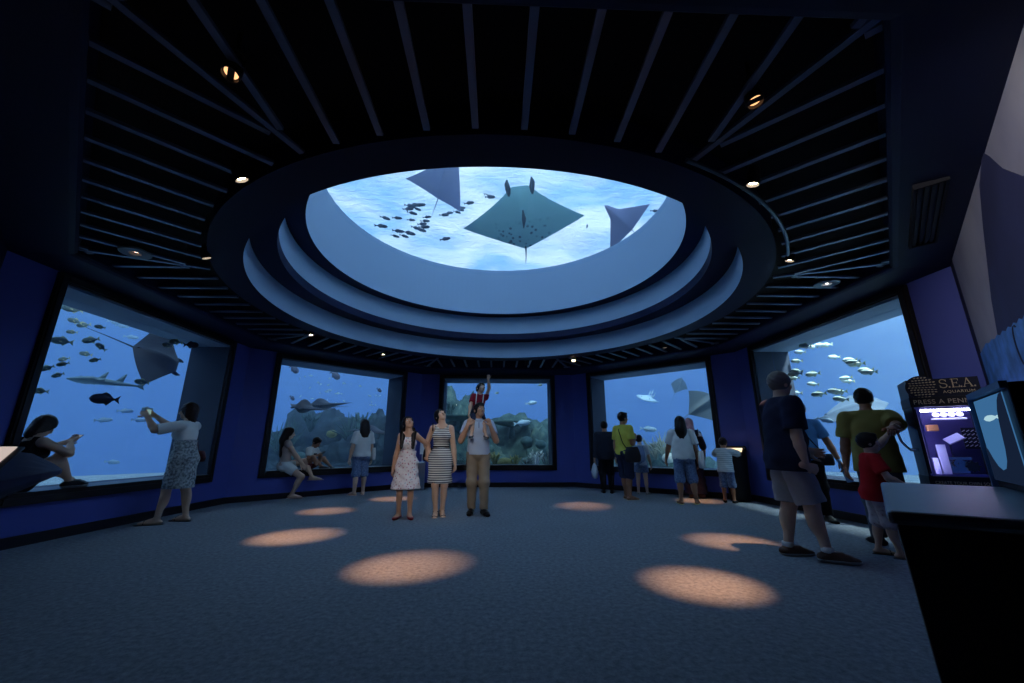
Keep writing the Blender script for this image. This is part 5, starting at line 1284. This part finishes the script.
s16.trousers(cloth('stone_twill', (150, 146, 148)), 'shorts', t=.98, flare=.032, e=.020, top=.04, wr=.004, h=.009)
trainer = mat('brown_trainer', srgb(92, 66, 54), .6, vary=.3, vscale=14); s16.shoes(trainer, e=.012, top=.02, sole=sole_w, h=.006)
for i in (0, 1):
    f = s16.footdir(i); r_ = np.cross(f, V(0,0,1))
    for j in range(4):
        a = s16.A[i]+f*(.035+.018*j)*H-V(0,0,.004*H+.006*j*H); b = MB(); b.tube([a-r_*.017*H+V(0,0,.004), a+V(0,0,.016), a+r_*.017*H+V(0,0,.004)], .004, 6); b.build('shoelace', sole_w, s16.o)
    b = MB(); b.lathe([(.0225*H, .0), (.0265*H, .0), (.0265*H, .055), (.0235*H, .055)], 20, s16.A[i]+V(0,0,.0), True); b.build('sock', c_white, s16.o, smooth=True)
s16.hair(hair_g, 'short', bangs=False); s16.face(hair_g)
b = MB(); w = s16.E[1]+(s16.W[1]-s16.E[1])*.93; b.lathe([(.0185*H, -.012), (.0215*H, -.012), (.0215*H, .012), (.0185*H, .012)], 18, M=Vector((s16.W[1]-s16.E[1])).to_track_quat('Z', 'Y').to_matrix(), closed=True); b.v = [tuple(Vector(v)+Vector(w)) for v in b.v]; b.build('wristwatch', black, s16.o)
H = 1.70
s17 = Fig(H, (4.60, 5.98, 0), (-.35, -1), wide=1.0, head=(-4, -14, 0), hands=(None, V(-.36, .10, .80)), elbows=(None, (-.8, -.6, 0)), feet=((.09, 0, .06), (-.11, .03, .06)), twist=-6)
s17.body('person', skin_c, **MID); tag(s17.o, 'man in a sky blue tee with a black side bag, behind the grey-haired man', 'person', G)
s17.shirt(cloth('sky_blue_cotton', (92, 146, 196)), 'shirt', sleeve=.72, hem=.03, e=.014, flare=.016); s17.trousers(c_black, 'trousers', t=1.95); s17.shoes(shoe_k); s17.hair(hair_k, 'short'); s17.face(hair_k)
strap_bag('shoulder_bag', 'small black bag slung across the man in the sky blue tee', 'bag', [wp(s17, .05, .055, -.02), wp(s17, .02, .085, -.10), wp(s17, -.04, .095, -.20), wp(s17, -.09, .09, -.27)], wp(s17, -.115, .085, -.335), (.17, .10, .16), blackbag, s17.rz)
b = empty('rolled_map', W(s17, s17.W[1]+s17.hd[1]*.06)); tag(b, 'pale blue rolled leaflet in the hand of the man in the sky blue tee', 'leaflet')
m_ = MB(); d = Vector((.25, -.1, -1)).normalized(); m_.tube([-d*.08, d*.08, d*.24], [.028, .034, .040], 14); m_.build('paper_roll', mat('pale_blue_paper', srgb(120, 165, 215), .7), b, smooth=True)
H = 1.69
crank = Vector((4.03, 3.93, 1.20))
s18 = Fig(H, (4.22, 4.46, 0), (.30, .95), wide=1.10)
L = s18.local(crank+Vector((0, .03, 0)))
s18 = Fig(H, (4.22, 4.46, 0), (.38, .92), wide=1.12, head=(-6, -10, 0), twist=-20, feet=((.10, -.04, .06), (-.11, .05, .06)), hands=(L, None), elbows=((1, .3, -.8), None), hdirs=(unit(L-V(.2, .2, 1.25)), None), palms=((0, .3, -1), None), curl=(46, 24))
s18.body('person', skin_c, **FINE); tag(s18.o, 'man in an olive yellow tee turning the crank of the penny press, back to us', 'person', G)
s18.shirt(cloth('olive_yellow_cotton', (140, 130, 74)), 'shirt', sleeve=.76, hem=.07, e=.020, flare=.022, loose=.016, wr=.003)
s18.trousers(cloth('faded_jeans', (84, 92, 104)), 'trousers', t=1.95, flare=.018, e=.014); s18.shoes(shoe_k); s18.hair(hair_k, 'short', bangs=False); s18.face(hair_k)
H = 1.14
s19 = Fig(H, (3.78, 4.10, 0), (.88, -.48), hs=1.22)
L = s19.local(at_dist(892, 430, 5.72))
s19 = Fig(H, (3.78, 4.10, 0), (.88, -.48), hs=1.22, head=(8, -2, 0), lean=4, feet=((.08, .07, .045), (-.07, -.05, .045)), toes=(8, -8), hands=(V(.12, .22, .66), L), elbows=((.8, -.6, -.4), (-.5, .2, -.9)), curl=(30, 44), hdirs=(None, (.2, .6, .7)))
s19.body('person', skin_b, **FINE); tag(s19.o, 'little boy in a red tee and checked shorts reaching up to the crank', 'person', G)
s19.shirt(cloth('bright_red_cotton', (186, 40, 48)), 'shirt', sleeve=.72, hem=.075, e=.019, flare=.014, loose=.014, wr=.002)
def check_mat():
    m = ramp_mat('checked_cotton', 'voronoi', [(.0, srgb(120, 70, 84)), (.2, srgb(186, 172, 178)), (.7, srgb(206, 198, 200)), (1, srgb(110, 112, 130))], 22, .9)
    return m
s19.trousers(check_mat(), 'shorts', t=1.12, flare=.020, e=.013, top=.02); s19.sandals(shoe_k); s19.hair(hair_k, 'short'); s19.face(hair_k)

# ------------------------------------------------------------------ the penny press
gold = mat('dull_gold_print', srgb(205, 184, 142), .45, metal=.1)
panelk = mat('dark_blue_laminate', srgb(20, 24, 44), .4)
violet = mat('violet_cabinet_lining', srgb(74, 70, 140), .5)
clear = glassm
mw, md, mh = .50, .40, 1.69
pm = empty('penny_press', (4.12, 3.85, 0), math.atan2(-.6, .8)); tag(pm, 'tall dark penny press machine with a lit window and gold lettering', 'vending machine')
def part(nm, m, f, parent=pm, **k):
    b = MB(); f(b); return b.build(nm, m, parent, **k)
part('base_cabinet', panelk, lambda b: b.box((mw/2, md/2, .31), (mw, md, .62)), bevel=.006)
part('plinth', black, lambda b: b.box((mw/2, md/2+.01, .03), (mw+.01, md, .06)))
part('lower_band', black, lambda b: b.box((mw/2, md/2-.004, .685), (mw+.012, md+.012, .13)), bevel=.004)
for x, nm in ((.0125, 'side_panel'), (mw-.0125, 'side_panel')): part(nm, panelk, lambda b: b.box((x, md/2, 1.075), (.025, md, .65)))
part('back_panel', violet, lambda b: b.box((mw/2, md-.012, 1.075), (mw-.05, .024, .65)))
part('lining', violet, lambda b: b.box((mw/2, md*.55, .757), (mw-.052, md*.8, .012)))
part('window_frame', mat('violet_trim', srgb(120, 116, 200), .35), lambda b: [b.box((mw/2, -.002, z), (mw-.03, .012, .016)) for z in (.765, 1.388)]+[b.box((x, -.002, 1.075), (.016, .012, .63)) for x in (.035, mw-.035)])
part('window_pane', clear, lambda b: b.box((mw/2, .006, 1.075), (mw-.06, .004, .61)))
part('text_band', black, lambda b: b.box((mw/2, md/2-.004, 1.445), (mw+.012, md+.012, .095)), bevel=.004)
part('header', panelk, lambda b: b.prism([(0, .0), (mw, .0), (mw, md), (0, md)], 1.49, 1.665))
def disc(b, c, r, y0, y1, n=40):
    vs = [(c[0]+r*math.cos(2*math.pi*i/n), y, c[1]+r*math.sin(2*math.pi*i/n)) for y in (y0, y1) for i in range(n)]
    b.add(vs, [tuple(range(n)), tuple(range(n, 2*n))[::-1]]+[(i, n+i, n+(i+1) % n, (i+1) % n) for i in range(n)])
part('emblem_board', panelk, lambda b: disc(b, (.105, 1.585), .118, -.006, .03))
# emblem: rows of golden scales filling a round shape, like a shoal
sc = MB()
rr = random.Random(3)
for row in range(9):
    z = 1.585+(row-4)*.0235
    hw = math.sqrt(max(0, .108**2-((row-4)*.0235)**2))
    x = .105-hw+.008+(row % 2)*.010
    while x < .105+hw-.014:
        sl_ = .22*math.sin((x-.105)*18+row)
        pts = [(x, z), (x+.008, z+.006+sl_*.01), (x+.018, z+.004+sl_*.02), (x+.0215, z+sl_*.02), (x+.012, z-.0045)]
        n = len(pts); sc.add([(p[0], -.0085, p[1]) for p in pts]+[(p[0], -.006, p[1]) for p in pts], [tuple(range(n)), tuple(range(n, 2*n))[::-1]]+[(i, n+i, n+(i+1) % n, (i+1) % n) for i in range(n)])
        x += .0245
sc.build('emblem', gold, pm)
def text(s, x, z, size, m, parent, y=-.008, rz=0, nm='lettering', sx=1., align='LEFT', ext=.0015, space=1.):
    c = bpy.data.curves.new(nm, 'FONT'); c.body = s; c.size = size; c.extrude = ext; c.align_x = align; c.space_character = space
    c.materials.append(m); t_ = bpy.data.objects.new('t', c); COL.objects.link(t_); bpy.context.view_layer.update(); me = bpy.data.meshes.new_from_object(t_.evaluated_get(bpy.context.evaluated_depsgraph_get())); bpy.data.objects.remove(t_); me.name = nm; o = bpy.data.objects.new(nm, me); COL.objects.link(o); o.parent = parent; o.location = (x, y, z); o.rotation_euler = (math.pi/2, 0, rz); o.scale = (sx, 1, 1); return o
# the three initials are drawn with serifs
def stroke(b, pts, w, y=-.008):
    for p, q in zip(pts, pts[1:]):
        p, q = Vector((p[0], p[1])), Vector((q[0], q[1])); d = (q-p).normalized(); n = Vector((-d.y, d.x))*w/2
        c4 = [p+n-d*w*.2, q+n+d*w*.2, q-n+d*w*.2, p-n-d*w*.2]
        b.add([(v.x, y, v.y) for v in c4]+[(v.x, y+.003, v.y) for v in c4], [(0,1,2,3), (7,6,5,4)]+[(i, 4+i, 4+(i+1) % 4, (i+1) % 4) for i in range(4)])
def letterS(b, x, z, h):
    w = h*.62; pts = []
    for i in range(25):
        t = i/24
        a = math.pi*(.25+1.25*t*2) if t < .5 else None
        if t < .5: pts.append((x+w/2+w*.42*math.cos(.35+4.0*t*2), z+h*.74+h*.24*math.sin(.35+4.0*t*2)))
        else:
            u = (t-.5)*2; pts.append((x+w/2+w*.46*math.cos(1.45-4.1*u), z+h*.26+h*.25*math.sin(1.45-4.1*u)))
    stroke(b, pts, h*.085); stroke(b, [(x+w*.93, z+h*.70), (x+w*.93, z+h*.95)], h*.045); stroke(b, [(x+w*.04, z+h*.06), (x+w*.04, z+h*.32)], h*.045)
def letterE(b, x, z, h):
    w = h*.62
    stroke(b, [(x+w*.2, z), (x+w*.2, z+h)], h*.10)
    for zz, x1 in ((z+h*.03, 1), (z+h*.52, .75), (z+h*.97, .95)): stroke(b, [(x, zz) if zz != z+h*.52 else (x+w*.2, zz), (x+w*x1, zz)], h*.05)
    stroke(b, [(x+w, z), (x+w, z+h*.24)], h*.045); stroke(b, [(x+w*.95, z+h), (x+w*.95, z+h*.78)], h*.045); stroke(b, [(x+w*.75, z+h*.42), (x+w*.75, z+h*.62)], h*.045)
def letterA(b, x, z, h):
    w = h*.8
    stroke(b, [(x+w*.1, z), (x+w*.5, z+h)], h*.05); stroke(b, [(x+w*.5, z+h), (x+w*.9, z)], h*.10); stroke(b, [(x+w*.25, z+h*.36), (x+w*.75, z+h*.36)], h*.045)
    stroke(b, [(x-w*.02, z+h*.02), (x+w*.24, z+h*.02)], h*.045); stroke(b, [(x+w*.72, z+h*.02), (x+w*1.04, z+h*.02)], h*.045)
hh = .082; zz = 1.572
for fn, x in ((letterS, .235), (letterE, .315), (letterA, .39)):
    b = MB(); fn(b, x, zz, hh); b.build('lettering', gold, pm)
for x in (.299, .378, .468):
    b = MB(); stroke(b, [(x, zz+.001), (x, zz+.010)], .010); b.build('lettering', gold, pm)
text('AQUARIUM', .245, 1.522, .036, gold, pm, sx=1.05, space=1.15)
text('PRESS A PENNY', .018, 1.425, .060, gold, pm, y=-.012, sx=.98, space=1.08)
text('CREATE YOUR OWN SOUVENIR', .03, .682, .038, gold, pm, y=-.012, sx=.80, space=1.05)
# inside the window
whitem = mat('white_disc', srgb(220, 220, 235), .4); chrome = mat('polished_metal', (.7, .7, .75), .2, metal=1)
part('display_tray', whitem, lambda b: b.box((.27, .16, 1.285), (.24, .06, .018)), bevel=.005)
for i in range(4): part('souvenir_disc', whitem, lambda b: b.lathe([(.001, -.008), (.026, -.008), (.026, .008), (.001, .008)], 20, (.185+i*.055, .15, 1.325), M=Matrix.Rotation(1.2, 3, 'X')))
part('coin_box', mat('tan_block', srgb(170, 120, 80), .6), lambda b: b.box((.135, .15, 1.20), (.08, .08, .06)), bevel=.005)
part('display_plate', mat('pale_acrylic', srgb(190, 195, 235), .2), lambda b: b.box((.27, .17, 1.095), (.13, .10, .012), M=Matrix.Rotation(-.5, 3, 'Y') @ Matrix.Rotation(.6, 3, 'X')), bevel=.003)
part('plate_stand', chrome, lambda b: b.tube([(.23, .18, .77), (.24, .18, 1.08)], .007, 8))
part('pattern_board', panelk, lambda b: b.box((.41, .25, 1.10), (.12, .008, .20)))
part('pattern_lines', whitem, lambda b: [b.box((.365+.03*i, .243, 1.03+.035*j), (.026, .004, .006), M=Matrix.Rotation(-.6, 3, 'Y')) for i in range(4) for j in range(5)])
part('press_block', chrome, lambda b: [b.box((.25, .2, .83), (.14, .10, .12)), b.box((.25, .2, .91), (.20, .12, .03))], bevel=.006)
part('press_roller', chrome, lambda b: [b.tube([(.25, .10, .865), (.25, .15, .865)], .038, 24), b.tube([(.25, .09, .865), (.25, .105, .865)], .012, 12)])
part('gear', mat('dark_steel', (.1, .1, .11), .35, metal=1), lambda b: [b.tube([(.34, .13, .84), (.34, .16, .84)], .042, 20)]+[b.box((.34+.045*math.cos(k*.785), .145, .84+.045*math.sin(k*.785)), (.014, .028, .014), M=Matrix.Rotation(-k*.785, 3, 'Y')) for k in range(8)])
part('acrylic_column', mat('pale_acrylic', (.7, .7, .9), .2), lambda b: [b.box((.16, .15, .90), (.06, .05, .28)), b.box((.10, .15, .84), (.04, .05, .15))], bevel=.003)
part('fluorescent_tube', emit('cabinet_tube', (.62, .58, 1), 34), lambda b: b.tube([(.07, .08, 1.365), (.43, .08, 1.365)], .010, 10))
part('tube_strip', emit('cabinet_tube', (.62, .58, 1), 9), lambda b: b.tube([(.045, .06, .80), (.045, .06, 1.30)], .006, 8))
part('crank_shaft', chrome, lambda b: b.tube([(.03, .14, .99), (-.06, .14, .99)], .016, 10))
part('crank_arm', chrome, lambda b: b.tube([(-.055, .14, .985), (-.085, .135, 1.02), (-.115, .125, 1.07), (-.128, .12, 1.14), (-.130, .12, 1.17)], .011, 8), smooth=True)
part('crank_grip', black, lambda b: b.tube([(-.130, .12, 1.155), (-.130, .12, 1.25)], .018, 12), smooth=True)

# ------------------------------------------------------------------ steel-topped counter with a screen, at the right
FL, BL = Vector((1.07, 1.14)), Vector((1.91, 2.03)); ax_ = Vector((.77, -.64)).normalized()
FR, BR = FL+ax_*.62, BL+ax_*.66
ct = empty('counter', (0, 0, 0)); tag(ct, 'black counter with a broad brushed steel top in the lower right corner', 'counter')
sat = mat('satin_steel', (.26, .28, .31), .42, metal=.85, bump=.02, bscale=300)
b = MB(); b.prism([tuple(FL), tuple(FR), tuple(BR), tuple(BL)], .815, .85); b.build('steel_top', sat, ct, bevel=.012)
ins = lambda p, c, k: tuple(p+(c-p)*k)
cc = (FL+FR+BR+BL)/4
b = MB(); P0 = [ins(p, cc, .055) for p in (FL, FR, BR, BL)]; P1 = [ins(p, cc, .16) for p in (FL, FR, BR, BL)]
b.add([(*p, .815) for p in P0]+[(*p, .06) for p in P1], [(0,1,2,3), (7,6,5,4)]+[(i, 4+i, 4+(i+1) % 4, (i+1) % 4) for i in range(4)]); b.build('body', black, ct, bevel=.004)
b = MB(); b.prism([ins(p, cc, .22) for p in (FL, FR, BR, BL)], 0, .06); b.build('toe_kick', black, ct)
mL, mR = Vector((2.22, 1.80)), Vector((1.85, 1.385)); e1 = (mR-mL).normalized(); e2 = Vector((e1.y, -e1.x))
if e2.dot(Vector((1, -1))) < 0: e2 = -e2
tv = empty('display_screen', (mL.x, mL.y, .85), math.atan2(e1.y, e1.x)); tag(tv, 'dark boxed display screen standing on the steel counter', 'screen')
mwid = (mR-mL).length
sg = 1 if Matrix.Rotation(tv.rotation_euler.z, 2) @ Vector((0, 1)) @ e2 > 0 else -1
tvm = mat('screen_housing', srgb(20, 20, 26), .35); rimm = mat('blue_grey_rim', srgb(96, 128, 168), .4)
part('housing', tvm, lambda b: b.box((mwid/2, sg*.10, .20), (mwid, .18, .40)), tv, bevel=.008)
part('rim', rimm, lambda b: [b.box((mwid/2, sg*.002, .392), (mwid, .022, .026)), b.box((.008, sg*.002, .2), (.016, .022, .40))], tv)
part('foot', tvm, lambda b: b.box((mwid/2, sg*.11, -.0), (mwid*.7, .14, .004)), tv)
def ypoly(b, pts, y):
    n = len(pts); b.add([(p[0], y, p[1]) for p in pts]+[(p[0], y+sg*.002, p[1]) for p in pts], [tuple(range(n)), tuple(range(n, 2*n))[::-1]]+[(i, n+i, n+(i+1) % n, (i+1) % n) for i in range(n)])
part('picture', emit('screen_sea', (.035, .12, .26), 1), lambda b: ypoly(b, [(.03, .03), (mwid-.06, .03), (mwid-.06, .37), (.03, .37)], sg*.004), tv)
part('picture_fish', emit('screen_fish', (.35, .55, .62), 1), lambda b: ypoly(b, [(.14, .285), (.17, .294), (.22, .298), (.28, .296), (.33, .289), (.36, .292), (.355, .285), (.36, .278), (.33, .282), (.28, .276), (.22, .273), (.17, .277)], sg*.001), tv)
part('picture_reflection', emit('screen_reflection', (.006, .012, .03), 1), lambda b: ypoly(b, [(.03, .03), (.03, .17), (.06, .155), (.10, .12), (.15, .09), (.21, .075), (.27, .085), (.31, .115), (.335, .16), (.35, .22), (.365, .27), (.385, .31), (.42, .345), (.46, .365), (mwid-.06, .37), (mwid-.06, .03)], sg*.0005), tv)  # dark silhouettes reflected in the glass, drawn into the picture

# ------------------------------------------------------------------ reading console at the left edge
rc = empty('info_console', (-2.80, 2.08, 0), R(38)); tag(rc, 'dark blue info console with a tilted lit panel at the left edge', 'console')
conm = mat('slate_console_shell', srgb(44, 54, 86), .45)
b = MB(); rings = []
for x, wy, zt, zb in ((-.55, .05, .90, .84), (-.5, .26, .93, .78), (-.2, .30, .94, .72), (.15, .29, .93, .74), (.35, .23, .92, .80), (.46, .13, .905, .85), (.51, .03, .895, .875)):
    ring = []
    for k in range(20):
        a = 2*math.pi*k/20; y = wy*math.copysign(abs(math.cos(a))**.6, math.cos(a)); s_ = math.sin(a)
        tilt = .18*y/.3*min(1, wy/.26)*.5
        z = zt+tilt if s_ >= 0 else zt+tilt-(zt-zb)*abs(s_)**.7
        ring.append(Vector((x, y, z+ (0.0 if s_ < 0 else 0.004*s_))))
    rings.append(ring)
b.loft(rings); b.build('shell', conm, rc, smooth=False)
tl = Matrix.Rotation(math.atan(.30), 3, 'X')
b = MB(); b.box((-.02, 0, .955), (.68, .42, .014), M=tl); b.build('panel_frame', tvm, rc, bevel=.004)
b = MB(); b.box((-.02, -.003, .965), (.63, .37, .006), M=tl); b.build('lit_panel', emit('lit_panel', (.80, .66, .60), .62), rc)
b = MB(); b.lathe([(.001, 0), (.22, 0), (.22, .02), (.07, .05), (.07, .76), (.001, .76)], 24, (-.2, 0, 0)); b.build('pedestal', conm, rc)

# ------------------------------------------------------------------ small lit console in the right corner and the stand by the middle window
ks = empty('info_console', (4.74, 8.10, 0), math.atan2(.78, .62)-math.pi/2); tag(ks, 'black rounded console with a glowing top in the far right corner', 'console')
part('body', black, lambda b: b.lathe([(.001, 0), (.17, 0), (.19, .04), (.20, .55), (.215, .80), (.20, .92), (.001, .95)], 28, (0, .02, 0)), ks, smooth=True)
part('hood', tvm, lambda b: b.box((0, .12, .98), (.42, .10, .10), M=Matrix.Rotation(-.4, 3, 'X')), ks, bevel=.02)
part('glowing_top', emit('console_glow', (1, .72, .42), 1.6), lambda b: b.box((0, -.03, .955), (.30, .20, .012), M=Matrix.Rotation(.35, 3, 'X')), ks)
st = empty('sign_stand', (-1.88, 10.36, 0), R(20)); tag(st, 'short brushed steel sign stand between girl and mother, by the wall', 'sign stand')
part('pillar', steel, lambda b: b.box((0, 0, .33), (.22, .10, .66)), st, bevel=.01)
part('post', steel, lambda b: b.tube([(.03, 0, .66), (.03, 0, .92)], .014, 8), st)
part('sign_plate', white, lambda b: b.box((.03, -.02, 1.0), (.13, .012, .32)), st, bevel=.003)

# ------------------------------------------------------------------ printed mural on the near right wall
def on315(px, py, off=.004):
    a = R(315); n = Vector((math.cos(a), math.sin(a), 0)); r = ray(px, py)
    t = (AP-off+CY*n.y)/(r.x*n.x+r.y*n.y); p = r*t; return Vector((p.x, p.y, CAM_H+p.z))
def s315(p): return (p.x-0)*(-math.sin(R(45)))+ (p.y-CY)*(-math.cos(R(45)))
def mural_poly(b, pts, off, mi):
    a = R(315); n = Vector((math.cos(a), math.sin(a), 0))
    v = [Vector((*fp(315, s, AP-off), z)) for s, z in pts]; k = len(v)
    b.add(v+[p+n*.0015 for p in v], [tuple(range(k)), tuple(range(k, 2*k))[::-1]]+[(i, k+i, k+(i+1) % k, (i+1) % k) for i in range(k)], mi)
def sz(px, py):
    p = on315(px, py); x, y = fp(315, 0, AP); t = Vector(fp(315, 1, AP))-Vector(fp(315, 0, AP)); return ((p.x-x)*t.x+(p.y-y)*t.y, p.z)
mu = MB()
sL = sz(946, 240)[0]; s_end = 2.05
mural_poly(mu, [(sL, .25), (s_end, .25), (s_end, 2.98), (sL, 2.98)], .004, 0)
sil = [sz(*p) for p in ((983, 152), (990, 156), (1003, 168), (1024, 176))]
lo = [sz(*p) for p in ((1012, 330), (1000, 345), (992, 300), (984, 230), (980, 185))]
mural_poly(mu, sil+[(s_end, sil[-1][1]-.25), (s_end, 1.0), (lo[0][0], lo[0][1])]+lo[1:], .008, 1)
top_ = []
for k in range(15):
    t = k/14; p = sz(985+39*t, 347-28*t); top_.append((p[0], p[1]+(.02 if k % 2 else 0)))
x1 = top_[-1]
mural_poly(mu, top_+[(s_end, x1[1]+.35), (s_end, .25), (sL+.02, .25), (sL+.02, top_[0][1]-.02)], .012, 2)
cpts = []
for k in range(13):
    a = 1.0+4.2*k/12; c0 = sz(1022, 345); cpts.append((c0[0]+.10*math.cos(a), c0[1]+.15*math.sin(a)))
for p, q in zip(cpts, cpts[1:]):
    mural_poly(mu, [(p[0]-.02, p[1]), (p[0]+.02, p[1]), (q[0]+.02, q[1]), (q[0]-.02, q[1])], .016, 3)
mu_o = mu.build('wall_mural', [ramp_mat('mural_sky_print', 'noise', [(.3, srgb(112, 116, 146)), (.7, srgb(160, 162, 180))], .8, .7), mat('mural_mountain_print', srgb(46, 52, 92), .7, vary=.2, vscale=2), mat('mural_sea_print', srgb(80, 135, 210), .7, vary=.3, vscale=7), mat('mural_letter_print', srgb(22, 34, 74), .7)])
tag(mu_o, 'large printed mural of a dark peak above blue sea on the right wall', 'mural')
spotlight((-.3, .55, 2.93), (3.35, 2.22, 2.45), 'wall washer spotlight over the mural on the right wall', 420, 30, group='wall washers', glow=dimglow, col=(1, .9, .8))
# long slot vent in the bulkhead on the right
vt = empty('air_vent', (*fp(315, -.55, 4.80), ZC-.10), R(45)); tag(vt, 'long dark slot vent in the ceiling bulkhead on the right', 'vent')
part('frame', mat('vent_frame', srgb(14, 17, 30), .8), lambda b: [b.box((0, y, 0), (1.3, .02, .05)) for y in (-.09, .09)]+[b.box((x, 0, 0), (.02, .2, .05)) for x in (-.65, .65)], vt)
part('louvres', black, lambda b: [b.box((0, -.06+.04*k, .004), (1.28, .022, .03)) for k in range(4)], vt)
